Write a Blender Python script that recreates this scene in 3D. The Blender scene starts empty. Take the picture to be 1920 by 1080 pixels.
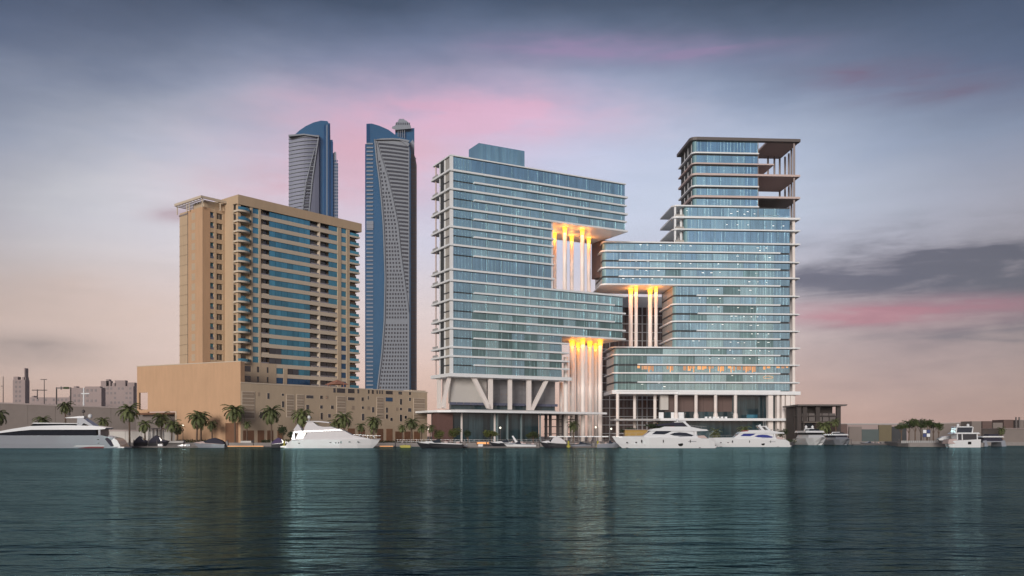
import bpy, math, random
from mathutils import Vector, Matrix
random.seed(7)
R = math.radians
# ------------------------------------------------------------------ camera, sky, sun
F, HZ, CX, HC = 1650.0, 818.0, 960.0, 3.5
sc = bpy.context.scene
COL = sc.collection
cam = bpy.data.objects.new('camera', bpy.data.cameras.new('camera'))
COL.objects.link(cam)
cam.location = (0, 0, HC)
cam.rotation_euler = (R(90), 0, 0)
cam.data.sensor_width = 36
cam.data.lens = 36 * F / 1920
cam.data.shift_y = (HZ - 540) / 1920
cam.data.clip_start = 0.5
cam.data.clip_end = 20000
sc.camera = cam
sc.view_settings.view_transform = 'Standard'
sc.view_settings.look = 'None'
sc.view_settings.gamma = 1
sc.view_settings.exposure = 0
sc.view_settings.use_curve_mapping = False

SUN_EL, SUN_AZ = 11, 196      # azimuth clockwise from +Y: behind the camera, to the left
world = bpy.data.worlds.new('World')
sc.world = world
world.use_nodes = True
NT = world.node_tree
NT.nodes.clear()
def nd(t, **k):
    n = NT.nodes.new(t)
    for a, b in k.items(): setattr(n, a, b)
    return n
def lk(a, b): NT.links.new(a, b)
def mth(op, a, b=None, c=None, clamp=False):
    n = nd('ShaderNodeMath', operation=op); n.use_clamp = clamp
    for i, v in enumerate((a, b, c)):
        if v is None: continue
        if isinstance(v, (int, float)): n.inputs[i].default_value = v
        else: lk(v, n.inputs[i])
    return n.outputs[0]
def ramp(fac, pts, interp='EASE'):
    n = nd('ShaderNodeValToRGB'); n.color_ramp.interpolation = interp
    e = n.color_ramp.elements
    while len(e) > 1: e.remove(e[-1])
    e[0].position = pts[0][0]; e[0].color = (*pts[0][1], 1)
    for p, c in pts[1:]:
        x = e.new(p); x.color = (*c, 1)
    lk(fac, n.inputs[0]); return n.outputs[0]
def mixc(f, a, b, mode='MIX'):
    n = nd('ShaderNodeMix', data_type='RGBA', blend_type=mode)
    for i, v in ((0, f), (6, a), (7, b)):
        if isinstance(v, (int, float)): n.inputs[i].default_value = v
        elif isinstance(v, tuple): n.inputs[i].default_value = (*v, 1)
        else: lk(v, n.inputs[i])
    return n.outputs[2]
def S(c):   # sRGB 0..255 to linear
    return tuple(((v/255)/12.92 if v/255 <= .04045 else ((v/255+.055)/1.055)**2.4) for v in c)
tc = nd('ShaderNodeTexCoord')
sep = nd('ShaderNodeSeparateXYZ'); lk(tc.outputs['Generated'], sep.inputs[0])
X, Y, Z = sep.outputs
# soft wobble so that no band of the sky is straight
mp = nd('ShaderNodeMapping'); mp.inputs['Scale'].default_value = (1.0, 1.0, 3.2); lk(tc.outputs['Generated'], mp.inputs[0])
n1 = nd('ShaderNodeTexNoise'); n1.inputs['Scale'].default_value = 2.6; n1.inputs['Detail'].default_value = 6; n1.inputs['Roughness'].default_value = .55
lk(mp.outputs[0], n1.inputs[0])
n2 = nd('ShaderNodeTexNoise'); n2.inputs['Scale'].default_value = 7.0; n2.inputs['Detail'].default_value = 7; n2.inputs['Roughness'].default_value = .6
lk(mp.outputs[0], n2.inputs[0])
mp3 = nd('ShaderNodeMapping'); mp3.inputs['Scale'].default_value = (1.0, 1.0, 9.0); mp3.inputs['Rotation'].default_value = (0, R(-7), 0); lk(tc.outputs['Generated'], mp3.inputs[0])
n3_ = nd('ShaderNodeTexNoise'); n3_.inputs['Scale'].default_value = 5.5; n3_.inputs['Detail'].default_value = 9; n3_.inputs['Roughness'].default_value = .62; n3_.inputs['Distortion'].default_value = .6
lk(mp3.outputs[0], n3_.inputs[0]); w3 = mth('SUBTRACT', n3_.outputs[0], .5)
w1 = mth('SUBTRACT', n1.outputs[0], .5); w2 = mth('SUBTRACT', n2.outputs[0], .5)
zz = mth('ADD', Z, mth('MULTIPLY', w1, .10))
zz = mth('ADD', zz, mth('MULTIPLY', w2, .02))
sky = ramp(mth('ABSOLUTE', zz), [(0.0, S((184,150,138))), (.06, S((200,168,158))), (.14, S((206,186,184))), (.22, S((186,180,196))),
                 (.30, S((144,156,186))), (.36, S((92,108,142))), (.43, S((42,56,80))), (.60, S((40,50,74))), (1.0, S((30,38,58)))], 'LINEAR')
def blob(px, py, wx, wy, n=1.0, sh=1.0, st=0):
    """soft-edged region round the direction of a picture point; wx, wy half sizes in picture pixels"""
    d = Vector(((px-CX)/F, 1, (HZ-py)/F)).normalized()
    ax = mth('SUBTRACT', mth('DIVIDE', X, mth('MAXIMUM', Y, .05)), d.x/d.y)
    az = mth('SUBTRACT', mth('DIVIDE', Z, mth('MAXIMUM', Y, .05)), d.z/d.y)
    a = mth('DIVIDE', ax, wx/F); b = mth('DIVIDE', az, wy/F)
    q = mth('ADD', mth('MULTIPLY', a, a), mth('MULTIPLY', b, b))
    q = mth('ADD', q, mth('MULTIPLY', w1, 3.0*n)); q = mth('ADD', q, mth('MULTIPLY', w2, 2.6*n))
    if st: q = mth('ADD', q, mth('MULTIPLY', w3, 3.2*n))
    g = mth('EXPONENT', mth('MULTIPLY', mth('MAXIMUM', q, 0), -sh))
    return mth('MULTIPLY', g, mth('GREATER_THAN', Y, .05))
def veil(c, f, *b, **k):
    global sky
    sky = mixc(mth('MULTIPLY', blob(*b, **k), f, clamp=True), sky, S(c))
veil((226,226,234), .92, 250, 390, 430, 210, n=.5)
veil((226,198,186), .8, 200, 600, 460, 130, n=.4)
veil((190,200,218), .8, 1330, 350, 540, 200, n=.5)
veil((208,164,186), .6, 830, 235, 330, 85, n=1.1)
veil((216,158,182), .45, 880, 220, 220, 34, n=1.5, st=1)
veil((176,182,204), .6, 1000, 330, 200, 60, n=1.2)
veil((212,162,176), .7, 620, 330, 260, 90, n=1.0)
veil((148,122,158), .6, 1270, 92, 230, 26, n=1.4, st=1)
veil((128,92,120), .6, 1740, 155, 190, 36, n=1.4, st=1)
veil((150,126,136), .7, 1750, 690, 330, 130, n=.5)
veil((112,104,120), .75, 1840, 560, 300, 90, n=1.3, st=1)
veil((92,88,106), .95, 1800, 500, 250, 60, n=1.3, st=1)
veil((92,88,108), .9, 1620, 530, 150, 26, n=1.6, st=1)
veil((194,122,138), .7, 1640, 590, 200, 20, n=1.2, st=1)
veil((180,114,132), .6, 1850, 570, 160, 16, n=1.3, st=1)
veil((110,102,112), .5, 60, 655, 120, 30, n=1.2)
veil((170,128,140), .5, 330, 405, 60, 14, n=1.2)
mot = mth('ADD', 1.0, mth('ADD', mth('MULTIPLY', w3, .17), mth('MULTIPLY', w2, .24)))
cmb = nd('ShaderNodeCombineXYZ')
for i_ in range(3): lk(mot, cmb.inputs[i_])
sky = mixc(1.0, sky, cmb.outputs[0], 'MULTIPLY')
# sky colour darkened towards the sides and upper corners, a painted-in vignette
side = mth('SUBTRACT', 1.06, mth('MULTIPLY', mth('MULTIPLY', X, X), .95))
side = mth('MAXIMUM', side, .80)
hi_ = mth('SUBTRACT', 1.03, mth('MULTIPLY', mth('MULTIPLY', mth('MULTIPLY', X, X), mth('MAXIMUM', Z, 0)), 5.5))
side = mth('MULTIPLY', side, mth('MAXIMUM', hi_, .74))
sky = mixc(1.0, sky, mixc(1.0, (1.0, 1.0, 1.0), side, 'MULTIPLY'), 'MULTIPLY')
below = mth('LESS_THAN', Z, -.02)
sky = mixc(below, sky, (.05, .05, .055))
bg = nd('ShaderNodeBackground'); lk(sky, bg.inputs[0]); bg.inputs[1].default_value = 1.12
st = nd('ShaderNodeTexSky', sky_type='NISHITA'); st.sun_disc = False
st.sun_elevation = R(SUN_EL); st.sun_rotation = R(SUN_AZ)
bg2 = nd('ShaderNodeBackground'); lk(st.outputs[0], bg2.inputs[0]); bg2.inputs[1].default_value = .012
add = nd('ShaderNodeAddShader'); lk(bg.outputs[0], add.inputs[0]); lk(bg2.outputs[0], add.inputs[1])
out = nd('ShaderNodeOutputWorld'); lk(add.outputs[0], out.inputs[0])

sun = bpy.data.objects.new('sun', bpy.data.lights.new('sun', 'SUN'))
COL.objects.link(sun)
sun.data.energy = 2.5; sun.data.angle = R(20); sun.data.color = (1, .92, .85)
sd = Vector((math.sin(R(SUN_AZ))*math.cos(R(SUN_EL)), math.cos(R(SUN_AZ))*math.cos(R(SUN_EL)), math.sin(R(SUN_EL))))
sun.rotation_euler = sd.to_track_quat('Z', 'Y').to_euler()

# ------------------------------------------------------------------ materials
MATS = {}
def mat(name, col, rough=.6, metal=0, var=.12, vscale=.5, bump=0, bscale=2, rnd=0, streak=0, spec=.5, emit=None, es=1, coat=0, stretch=(1, 1, 1)):
    if name in MATS: return MATS[name]
    m = bpy.data.materials.new(name); m.use_nodes = True
    t = m.node_tree; b = t.nodes['Principled BSDF']
    b.inputs['Roughness'].default_value = rough; b.inputs['Metallic'].default_value = metal
    b.inputs['Specular IOR Level'].default_value = spec
    b.inputs['Coat Weight'].default_value = coat
    geo = t.nodes.new('ShaderNodeNewGeometry')
    mpn = t.nodes.new('ShaderNodeMapping'); mpn.inputs['Scale'].default_value = stretch
    t.links.new(geo.outputs['Position'], mpn.inputs[0])
    no = t.nodes.new('ShaderNodeTexNoise'); no.inputs['Scale'].default_value = vscale; no.inputs['Detail'].default_value = 5
    t.links.new(mpn.outputs[0], no.inputs[0])
    def mm(op, a, bb):
        n = t.nodes.new('ShaderNodeMath'); n.operation = op
        for i, v in enumerate((a, bb)):
            if isinstance(v, (int, float)): n.inputs[i].default_value = v
            else: t.links.new(v, n.inputs[i])
        return n.outputs[0]
    f = mm('ADD', mm('MULTIPLY', mm('SUBTRACT', no.outputs[0], .5), 2*var), 1.0)
    if rnd:
        oi = t.nodes.new('ShaderNodeObjectInfo')
        f = mm('MULTIPLY', f, mm('ADD', mm('MULTIPLY', oi.outputs['Random'], 2*rnd), 1-rnd))
    if streak:
        mp2 = t.nodes.new('ShaderNodeMapping'); mp2.inputs['Scale'].default_value = (1.1, 1.1, .12)
        t.links.new(geo.outputs['Position'], mp2.inputs[0])
        n3 = t.nodes.new('ShaderNodeTexNoise'); n3.inputs['Scale'].default_value = .9; n3.inputs['Detail'].default_value = 3
        t.links.new(mp2.outputs[0], n3.inputs[0])
        f = mm('MULTIPLY', f, mm('ADD', mm('MULTIPLY', mm('SUBTRACT', n3.outputs[0], .5), 2*streak), 1.0))
    vm = t.nodes.new('ShaderNodeVectorMath'); vm.operation = 'SCALE'; vm.inputs[0].default_value = col
    t.links.new(f, vm.inputs['Scale']); t.links.new(vm.outputs[0], b.inputs['Base Color'])
    if bump:
        bn = t.nodes.new('ShaderNodeBump'); bn.inputs['Strength'].default_value = bump
        n4 = t.nodes.new('ShaderNodeTexNoise'); n4.inputs['Scale'].default_value = bscale; n4.inputs['Detail'].default_value = 6
        t.links.new(mpn.outputs[0], n4.inputs[0]); t.links.new(n4.outputs[0], bn.inputs['Height'])
        t.links.new(bn.outputs[0], b.inputs['Normal'])
    if emit:
        b.inputs['Emission Color'].default_value = (*emit, 1); b.inputs['Emission Strength'].default_value = es
    MATS[name] = m; return m
m_stucco = mat('beige_stucco', (.55, .41, .275), .85, streak=.08, var=.08, vscale=.12, bump=.1)
m_stucco2 = mat('sand_stucco', (.53, .42, .30), .85, streak=.08, var=.08, vscale=.2, bump=.1)
m_ochre = mat('ochre_stucco', (.58, .37, .225), .85, streak=.10, var=.08, vscale=.15, bump=.1)
m_trim = mat('beige_trim', (.62, .53, .42), .8, var=.05)
m_niche = mat('niche_screen', (.36, .28, .21), .8, var=.08)
m_dark = mat('dark_glass', (.028, .034, .045), .12, .0, var=.4, vscale=.3, rnd=.5, spec=.9)
m_blue = mat('blue_glass', (.065, .27, .40), .10, .55, var=.15, vscale=.2, rnd=.22, streak=.3, spec=.8)
m_greyglass = mat('grey_green_glass', (.46, .44, .39), .25, .2, var=.15, rnd=.1, streak=.2)
m_teal = mat('teal_glass', (.36, .58, .66), .06, .78, var=.10, vscale=.08, rnd=.09, streak=.30)
m_teal2 = mat('pale_teal_glass', (.41, .65, .71), .06, .78, var=.10, vscale=.08, rnd=.09, streak=.22)
m_tealb = mat('bluish_teal_glass', (.31, .52, .64), .06, .78, var=.10, vscale=.08, rnd=.10, streak=.35)
m_deep = mat('deep_lobby_glass', (.035, .07, .085), .08, .3, var=.4, vscale=.2, rnd=.4, streak=.6, spec=.9)
m_slab = mat('white_slab', (.85, .88, .90), .45, var=.06, vscale=.3)
m_slabg = mat('grey_slab', (.42, .42, .42), .5, var=.06, vscale=.3)
m_bronze = mat('bronze_slab', (.30, .25, .24), .5, .1, var=.1)
m_soffit = mat('warm_soffit', (.62, .50, .47), .6, var=.06)
m_corner = mat('curved_corner_glass', (.16, .30, .34), .4, .1, var=.1)
m_tealk = mat('dark_teal_glass', (.19, .33, .35), .06, .6, var=.3, vscale=.25, rnd=.25, streak=.5)  # dark reflections and dim interiors put into the pane colour
m_umber = mat('dark_umber_wall', (.06, .05, .047), .8, var=.2)  # even dark umber colour for the pavilion
m_mull = mat('grey_mullion', (.30, .40, .42), .35, .5, var=.05)
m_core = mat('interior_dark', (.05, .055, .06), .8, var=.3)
m_col = mat('white_column', (.86, .80, .76), .5, var=.04)
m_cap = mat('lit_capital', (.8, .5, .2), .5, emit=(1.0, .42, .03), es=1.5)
m_glow = mat('lamp_lens', (.9, .9, .85), .4, emit=(1, .97, .9), es=.75, rnd=.4)
m_warm = mat('warm_lit_interior', (.5, .3, .15), .6, emit=(1.0, .40, .12), es=.62, rnd=.3)
m_warm2 = mat('dim_lit_interior', (.4, .25, .15), .6, emit=(1.0, .38, .14), es=.28, rnd=.3)
m_lobbywall = mat('pale_lobby_wall', (.55, .53, .50), .6, var=.05)
m_greypanel = mat('grey_panel', (.24, .24, .25), .5, .2, var=.15, vscale=1.5, stretch=(.2, .2, 4))
m_brown = mat('brown_louvre', (.13, .085, .075), .6, var=.25, vscale=1.2, stretch=(.1, .1, 6))
m_brick = mat('red_brown_brick', (.14, .075, .065), .8, var=.25, vscale=1.5)
m_door = mat('brown_door', (.22, .11, .06), .6, var=.15, rnd=.2)
m_conc = mat('concrete', (.22, .19, .175), .85, var=.14, vscale=.25, bump=.2)
m_pave = mat('paving', (.30, .27, .26), .8, var=.15, vscale=.4)
m_quay = mat('quay_stone', (.26, .24, .23), .85, var=.2, vscale=.8, bump=.3)
m_dirt = mat('land_ground', (.20, .17, .15), .95, var=.2, vscale=.05)
m_grass = mat('lawn', (.045, .085, .025), .95, var=.25, vscale=1.5, bump=.5)
m_leaf = mat('leaf', (.06, .085, .025), .7, var=.35, vscale=1.5, rnd=.2)
m_leafy = mat('pale_leaf', (.11, .13, .03), .7, var=.35, vscale=1.5, rnd=.2)
m_leafd = mat('dark_leaf', (.035, .055, .02), .75, var=.35, vscale=1.5, rnd=.2)
m_frond = mat('palm_frond', (.115, .14, .05), .65, var=.3, vscale=1.2, rnd=.25)
m_trunk = mat('palm_trunk', (.13, .09, .065), .9, var=.3, vscale=3, bump=.6, bscale=6)
m_gel = mat('white_gelcoat', (.74, .76, .78), .18, var=.03, coat=.4)
m_gelg = mat('grey_gelcoat', (.27, .29, .33), .2, var=.03, coat=.4)  # grey darkened further: shade on the big yacht's hull put into the colour
m_canvas = mat('white_canvas', (.66, .65, .67), .8, var=.06, vscale=1.0, bump=.4, bscale=1.5)
m_black = mat('black_glass', (.008, .009, .012), .06, spec=.8)
m_bluegl = mat('violet_blue_glass', (.035, .05, .27), .1, .3, spec=.8)
m_navy = mat('navy_canvas', (.025, .025, .045), .8, var=.2)
m_boot = mat('dark_bottom_paint', (.012, .014, .02), .6)
m_red = mat('red_bottom_paint', (.14, .02, .03), .6)
m_steel = mat('steel', (.4, .4, .42), .3, .9)
m_pole = mat('dark_pole', (.10, .09, .09), .5, .3)
m_yel = mat('yellow_plastic', (.40, .36, .05), .6)
m_or = mat('lit_orange_strip', (.8, .4, .15), .6, emit=(1.0, .42, .14), es=.75)
m_skin = mat('seat_fabric', (.5, .4, .38), .8)
m_far = mat('far_facade', (.36, .29, .28), .8, var=.18, vscale=.03)
m_farw = mat('far_window', (.19, .16, .165), .5, var=.3)  # lightened so that distance haze is in the window colour
m_tblue = mat('tower_blue_glass', (.05, .15, .28), .2, .4, var=.12, vscale=.02, streak=.1)
m_tpale = mat('tower_pale_glass', (.13, .145, .21), .5, .2, var=.12, vscale=.02)
m_tnavy = mat('tower_navy_glass', (.03, .10, .22), .12, .5, var=.2, vscale=.05)
m_tlat = mat('tower_lattice', (.25, .28, .325), .7, var=.06)
m_tslat = mat('tower_slat', (.25, .28, .34), .6, var=.06)
m_twin = mat('tower_window', (.06, .065, .08), .2, var=.4)
m_gazebo = mat('terracotta', (.42, .20, .14), .8)

# ------------------------------------------------------------------ geometry helpers
class Face:
    """vertical plane through the ground; s runs along it, d outwards, z up"""
    def __init__(f, px, D, vp=None, u=None, out=None, org=None):
        f.o = Vector(((px-CX)/F*D, D)) if org is None else Vector(org)
        if vp is not None: u = Vector(((vp-CX), F))
        f.u = Vector(u).normalized()
        n = Vector((f.u.y, -f.u.x))
        if out is not None and n.dot(Vector(out)) < 0: n = -n
        elif out is None and n.y > 0: n = -n
        f.n = n
    def p(f, s, d, z=0): q = f.o + f.u*s + f.n*d; return Vector((q.x, q.y, z))
    def s(f, px, d=0):
        t = (px-CX)/F; o = f.o + f.n*d
        return (t*o.y - o.x) / (f.u.x - t*f.u.y)
    def z(f, px, py, d=0):
        s = f.s(px, d); return HC + (HZ-py)/F*f.p(s, d).y
def zat(py, D): return HC + (HZ-py)/F*D
def W(px, D, z=0): return Vector(((px-CX)/F*D, D, z))
class MB:
    def __init__(m): m.v = []; m.f = []; m.smooth = False
    def hexa(m, p):
        p = [Vector(q) for q in p]
        if (p[1]-p[0]).cross(p[3]-p[0]).dot(p[4]-p[0]) < 0: p = [p[0], p[3], p[2], p[1], p[4], p[7], p[6], p[5]]
        b = len(m.v); m.v += p
        m.f += [tuple(b+i for i in q) for q in ((3,2,1,0), (4,5,6,7), (0,1,5,4), (1,2,6,5), (2,3,7,6), (3,0,4,7))]; return m
    def box(m, x0, x1, y0, y1, z0, z1):
        return m.hexa([(x0,y0,z0),(x1,y0,z0),(x1,y1,z0),(x0,y1,z0),(x0,y0,z1),(x1,y0,z1),(x1,y1,z1),(x0,y1,z1)])
    def fbox(m, f, s0, s1, d0, d1, z0, z1):
        return m.hexa([f.p(s0,d0,z0), f.p(s1,d0,z0), f.p(s1,d1,z0), f.p(s0,d1,z0), f.p(s0,d0,z1), f.p(s1,d0,z1), f.p(s1,d1,z1), f.p(s0,d1,z1)])
    def prism(m, poly, z0, z1):
        """poly: 2D points (x,y); z0,z1 bottom and top"""
        a = sum(poly[i][0]*poly[(i+1)%len(poly)][1]-poly[(i+1)%len(poly)][0]*poly[i][1] for i in range(len(poly)))
        if a < 0: poly = poly[::-1]
        n = len(poly); b = len(m.v)
        m.v += [Vector((q[0], q[1], z0)) for q in poly] + [Vector((q[0], q[1], z1)) for q in poly]
        m.f.append(tuple(range(b+n-1, b-1, -1))); m.f.append(tuple(range(b+n, b+2*n)))
        for i in range(n):
            j = (i+1) % n; m.f.append((b+i, b+j, b+n+j, b+n+i))
        return m
    def slab2(m, A, B):
        """solid between two same-length rings of 3D points"""
        n = len(A); b = len(m.v); m.v += [Vector(q) for q in A] + [Vector(q) for q in B]
        m.f.append(tuple(range(b+n-1, b-1, -1))); m.f.append(tuple(range(b+n, b+2*n)))
        for i in range(n):
            j = (i+1) % n; m.f.append((b+i, b+j, b+n+j, b+n+i))
        return m
    def tube(m, p0, p1, r0, r1=None, n=8, cap=True):
        r1 = r0 if r1 is None else r1
        p0 = Vector(p0); p1 = Vector(p1); d = (p1-p0).normalized()
        a = d.orthogonal().normalized(); c = d.cross(a); b = len(m.v)
        for p, r in ((p0, r0), (p1, r1)):
            for i in range(n):
                t = 2*math.pi*i/n; m.v.append(p + a*(r*math.cos(t)) + c*(r*math.sin(t)))
        for i in range(n):
            j = (i+1) % n; m.f.append((b+i, b+j, b+n+j, b+n+i))
        if cap: m.f.append(tuple(range(b+n-1, b-1, -1))); m.f.append(tuple(range(b+n, b+2*n)))
        return m
    def lathe(m, c, prof, n=12):
        b = len(m.v); k = len(prof)
        for r, z in prof:
            for i in range(n):
                t = 2*math.pi*i/n; m.v.append(Vector((c[0]+r*math.cos(t), c[1]+r*math.sin(t), c[2]+z)))
        for q in range(k-1):
            for i in range(n):
                j = (i+1) % n; m.f.append((b+q*n+i, b+q*n+j, b+(q+1)*n+j, b+(q+1)*n+i))
        m.f.append(tuple(range(b+n-1, b-1, -1))); m.f.append(tuple(range(b+(k-1)*n, b+k*n)))
        return m
    def quad(m, a, b_, c, d): b = len(m.v); m.v += [Vector(q) for q in (a, b_, c, d)]; m.f.append((b, b+1, b+2, b+3)); return m
    def mesh(m, name, ma):
        me = bpy.data.meshes.new(name); me.from_pydata([tuple(q) for q in m.v], [], m.f)
        me.materials.append(ma)
        if m.smooth:
            for p in me.polygons: p.use_smooth = True
        me.update(); return me
    def build(m, name, ma, parent=None, **k): return link(name, m.mesh(name, ma), parent, **k)
WM = {}
def wmat(o): return WM.get(o.name, Matrix.Identity(4))
def link(name, data, parent=None, world=None, **k):
    o = bpy.data.objects.new(name, data); COL.objects.link(o)
    w = Matrix.Identity(4) if world is None else world
    if parent is not None:
        o.parent = parent
        o.matrix_basis = wmat(parent).inverted() @ w
        w = wmat(parent) @ o.matrix_basis
    else: o.matrix_basis = w
    WM[o.name] = w
    for a, b in k.items(): o[a] = b
    return o
def thing(name, label, cat, loc=(0, 0, 0), group=None, rz=0):
    o = link(name, None, None, Matrix.Translation(Vector(loc)) @ Matrix.Rotation(rz, 4, 'Z'))
    o['label'] = label; o['category'] = cat
    if group: o['group'] = group
    return o
def tag(o, label, cat, group=None):
    o['label'] = label; o['category'] = cat
    if group: o['group'] = group
    return o
UNIT = {}
def unit(ma, name):
    k = (ma.name, name)
    if k not in UNIT: UNIT[k] = MB().box(0, 1, 0, 1, 0, 1).mesh(name, ma)
    return UNIT[k]
def piece(name, ma, parent, f, s0, s1, d0, d1, z0, z1, **k):
    """an upright box on a face, an object of its own that shares its mesh with its like"""
    o = f.p(s0, d0, z0); ux, nx = f.u, f.n
    m = Matrix(((ux.x*(s1-s0), nx.x*(d1-d0), 0, o.x), (ux.y*(s1-s0), nx.y*(d1-d0), 0, o.y), (0, 0, z1-z0, o.z), (0, 0, 0, 1)))
    if ux.x*nx.y-ux.y*nx.x < 0:    # keep it right-handed
        o = f.p(s0, d1, z0)
        m = Matrix(((ux.x*(s1-s0), -nx.x*(d1-d0), 0, o.x), (ux.y*(s1-s0), -nx.y*(d1-d0), 0, o.y), (0, 0, z1-z0, o.z), (0, 0, 0, 1)))
    return link(name, unit(ma, name), parent, m, **k)
def copy_tree(o, world, label, parent=None):
    """copy of a thing with copies of its parts and sub-parts"""
    c = o.copy(); COL.objects.link(c)
    if parent is None: c.matrix_basis = world; c['label'] = label
    else: c.parent = parent
    for ch in o.children: copy_tree(ch, None, None, c)
    return c
def place(x, y, z=0, rz=0, s=1.0, sz=None):
    return Matrix.Translation((x, y, z)) @ Matrix.Rotation(rz, 4, 'Z') @ Matrix.Diagonal((s, s, sz or s, 1))
GZ = 1.2      # height of the land above the water

# ------------------------------------------------------------------ water and land
wm_ = bpy.data.materials.new('canal_water'); wm_.use_nodes = True
t = wm_.node_tree; b = t.nodes['Principled BSDF']
b.inputs['Specular IOR Level'].default_value = .16; b.inputs['Specular Tint'].default_value = (.50, .86, .88, 1); b.inputs['Base Color'].default_value = (.006, .036, .038, 1); b.inputs['Roughness'].default_value = .07; b.inputs['IOR'].default_value = 1.33
geo = t.nodes.new('ShaderNodeNewGeometry')
wp = t.nodes.new('ShaderNodeTexNoise'); wp.inputs['Scale'].default_value = .02; wp.inputs['Detail'].default_value = 3
mw = t.nodes.new('ShaderNodeMapping'); mw.inputs['Scale'].default_value = (.6, 1.6, 1)
t.links.new(geo.outputs['Position'], mw.inputs[0]); t.links.new(mw.outputs[0], wp.inputs[0])
wr = t.nodes.new('ShaderNodeMapRange'); wr.inputs[1].default_value = .38; wr.inputs[2].default_value = .62; wr.inputs[3].default_value = .25; wr.inputs[4].default_value = 1
t.links.new(wp.outputs[0], wr.inputs[0])
prev = None
for sx, sy, scl, dist, det in ((.15, .40, 1.0, .42, 3), (.40, .95, 1.0, .15, 3), (1.0, 2.1, 1.0, .13, 4), (3.2, 6.0, 1.0, .035, 3)):
    mpn = t.nodes.new('ShaderNodeMapping'); mpn.inputs['Scale'].default_value = (sx, sy, 1); mpn.inputs['Rotation'].default_value = (0, 0, R(6*sx))
    t.links.new(geo.outputs['Position'], mpn.inputs[0])
    no = t.nodes.new('ShaderNodeTexNoise'); no.inputs['Scale'].default_value = scl; no.inputs['Detail'].default_value = det; no.inputs['Distortion'].default_value = .4
    t.links.new(mpn.outputs[0], no.inputs[0])
    bn = t.nodes.new('ShaderNodeBump'); bn.inputs['Strength'].default_value = 1; bn.inputs['Distance'].default_value = dist
    t.links.new(no.outputs[0], bn.inputs['Height'])
    if sx > .5: t.links.new(wr.outputs[0], bn.inputs['Strength'])
    if prev: t.links.new(prev, bn.inputs['Normal'])
    prev = bn.outputs[0]
df = t.nodes.new('ShaderNodeBsdfDiffuse'); df.inputs[0].default_value = (.003, .015, .017, 1)
gl = t.nodes.new('ShaderNodeBsdfGlossy'); gl.inputs['Color'].default_value = (.27, .45, .48, 1); gl.inputs['Roughness'].default_value = .07
fr = t.nodes.new('ShaderNodeFresnel'); fr.inputs['IOR'].default_value = 1.33
mx = t.nodes.new('ShaderNodeMixShader')
for n_ in (gl, fr): t.links.new(prev, n_.inputs['Normal'])
t.links.new(fr.outputs[0], mx.inputs[0]); t.links.new(df.outputs[0], mx.inputs[1]); t.links.new(gl.outputs[0], mx.inputs[2])
t.links.new(mx.outputs[0], t.nodes['Material Output'].inputs['Surface']); t.nodes.remove(b)
w = MB(); w.box(-6000, 6000, -3000, 420, -4, 0); w.build('water', wm_, None, kind='structure')
shore = [(-6000, 296), W(255, 296)[:2], W(1480, 296)[:2], W(1490, 372)[:2], W(1660, 372)[:2], W(1685, 300)[:2], W(1705, 291)[:2], W(1842, 291)[:2], W(1850, 330)[:2], (6000, 330), (6000, 9000), (-6000, 9000)]
MB().prism(shore, -3.5, GZ).build('ground', m_dirt, None, kind='structure')
q = MB()
edge = shore[:10]
for a, b2 in zip(edge[:-1], edge[1:]):
    a = Vector((a[0], a[1])); b2 = Vector((b2[0], b2[1])); dd = (b2-a).normalized(); nn = Vector((dd.y, -dd.x))
    q.hexa([(*(a-nn*.9), -3), (*(b2-nn*.9), -3), (*(b2+nn*.25), -3), (*(a+nn*.25), -3), (*(a-nn*.9), GZ+.14), (*(b2-nn*.9), GZ+.14), (*(b2+nn*.25), GZ+.14), (*(a+nn*.25), GZ+.14)])
q.build('quay_wall', m_quay, None, kind='structure')
MB().prism([W(-200, 298)[:2], W(1470, 298)[:2], W(1470, 312)[:2], W(-200, 312)[:2]], GZ-.2, GZ+.02).build('promenade_path', m_pave, None, kind='structure')
MB().prism([W(335, 314)[:2], W(560, 314)[:2], W(560, 319)[:2], W(335, 319)[:2]], GZ-.2, GZ+.35).build('lawn_strip', m_grass, None, kind='structure')
# ------------------------------------------------------------------ beige apartment tower
HF = Face(447, 320, vp=2350)
vL = Vector((-HF.u.y, HF.u.x))                  # runs back and to the left
HS = Face(447, 320, u=vL, out=(-1, -1))
D0 = 320
hz = lambda y, px=447: HF.z(px, y)
hotel = thing('apartment_tower', 'tall beige tower striped with blue ribbon windows and curved corner balconies', 'building', (HF.o.x, HF.o.y, GZ))
sE = HF.s(673)
ztop = hz(365); zroof0 = hz(383)
MB().prism([tuple(HF.p(a, c)[:2]) for a, c in ((.2,-2.2), (sE-.2,-2.2), (sE-.2,-24), (.2,-24))], GZ, ztop-1).build('core_wall', m_stucco, hotel)
piece('parapet', m_stucco, hotel, HF, -.3, sE+1.2, -24.3, .35, zroof0, ztop)
piece('side_wall', m_stucco, hotel, HF, -.25, 0.9, -24, 0.1, GZ, zroof0)
rows = [391.8+18.5*k for k in range(16)]
zr = [(HF.z(489, y), HF.z(489, y+11.1)) for y in rows]           # window top, window bottom
pitch = (zr[0][0]-zr[15][0])/15
zr += [(zr[15][0]-pitch*k, zr[15][1]-pitch*k) for k in (1, 2)]
seg = {k: (HF.s(a), HF.s(c)) for k, (a, c) in dict(bal=(442,470), w1=(473.5,485.5), log=(489,505), rib=(506,582), l1=(583.5,599), l2=(600.5,616.5), w2=(617.5,633), w3=(639.5,649.5), rb=(655.5,673)).items()}
for a, c in ((470, 473.5), (485.5, 489), (633, 639.5), (649.5, 655.5)):
    piece('pier', m_stucco2, hotel, HF, HF.s(a), HF.s(c), -2.3, .12, GZ, zroof0)
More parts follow.
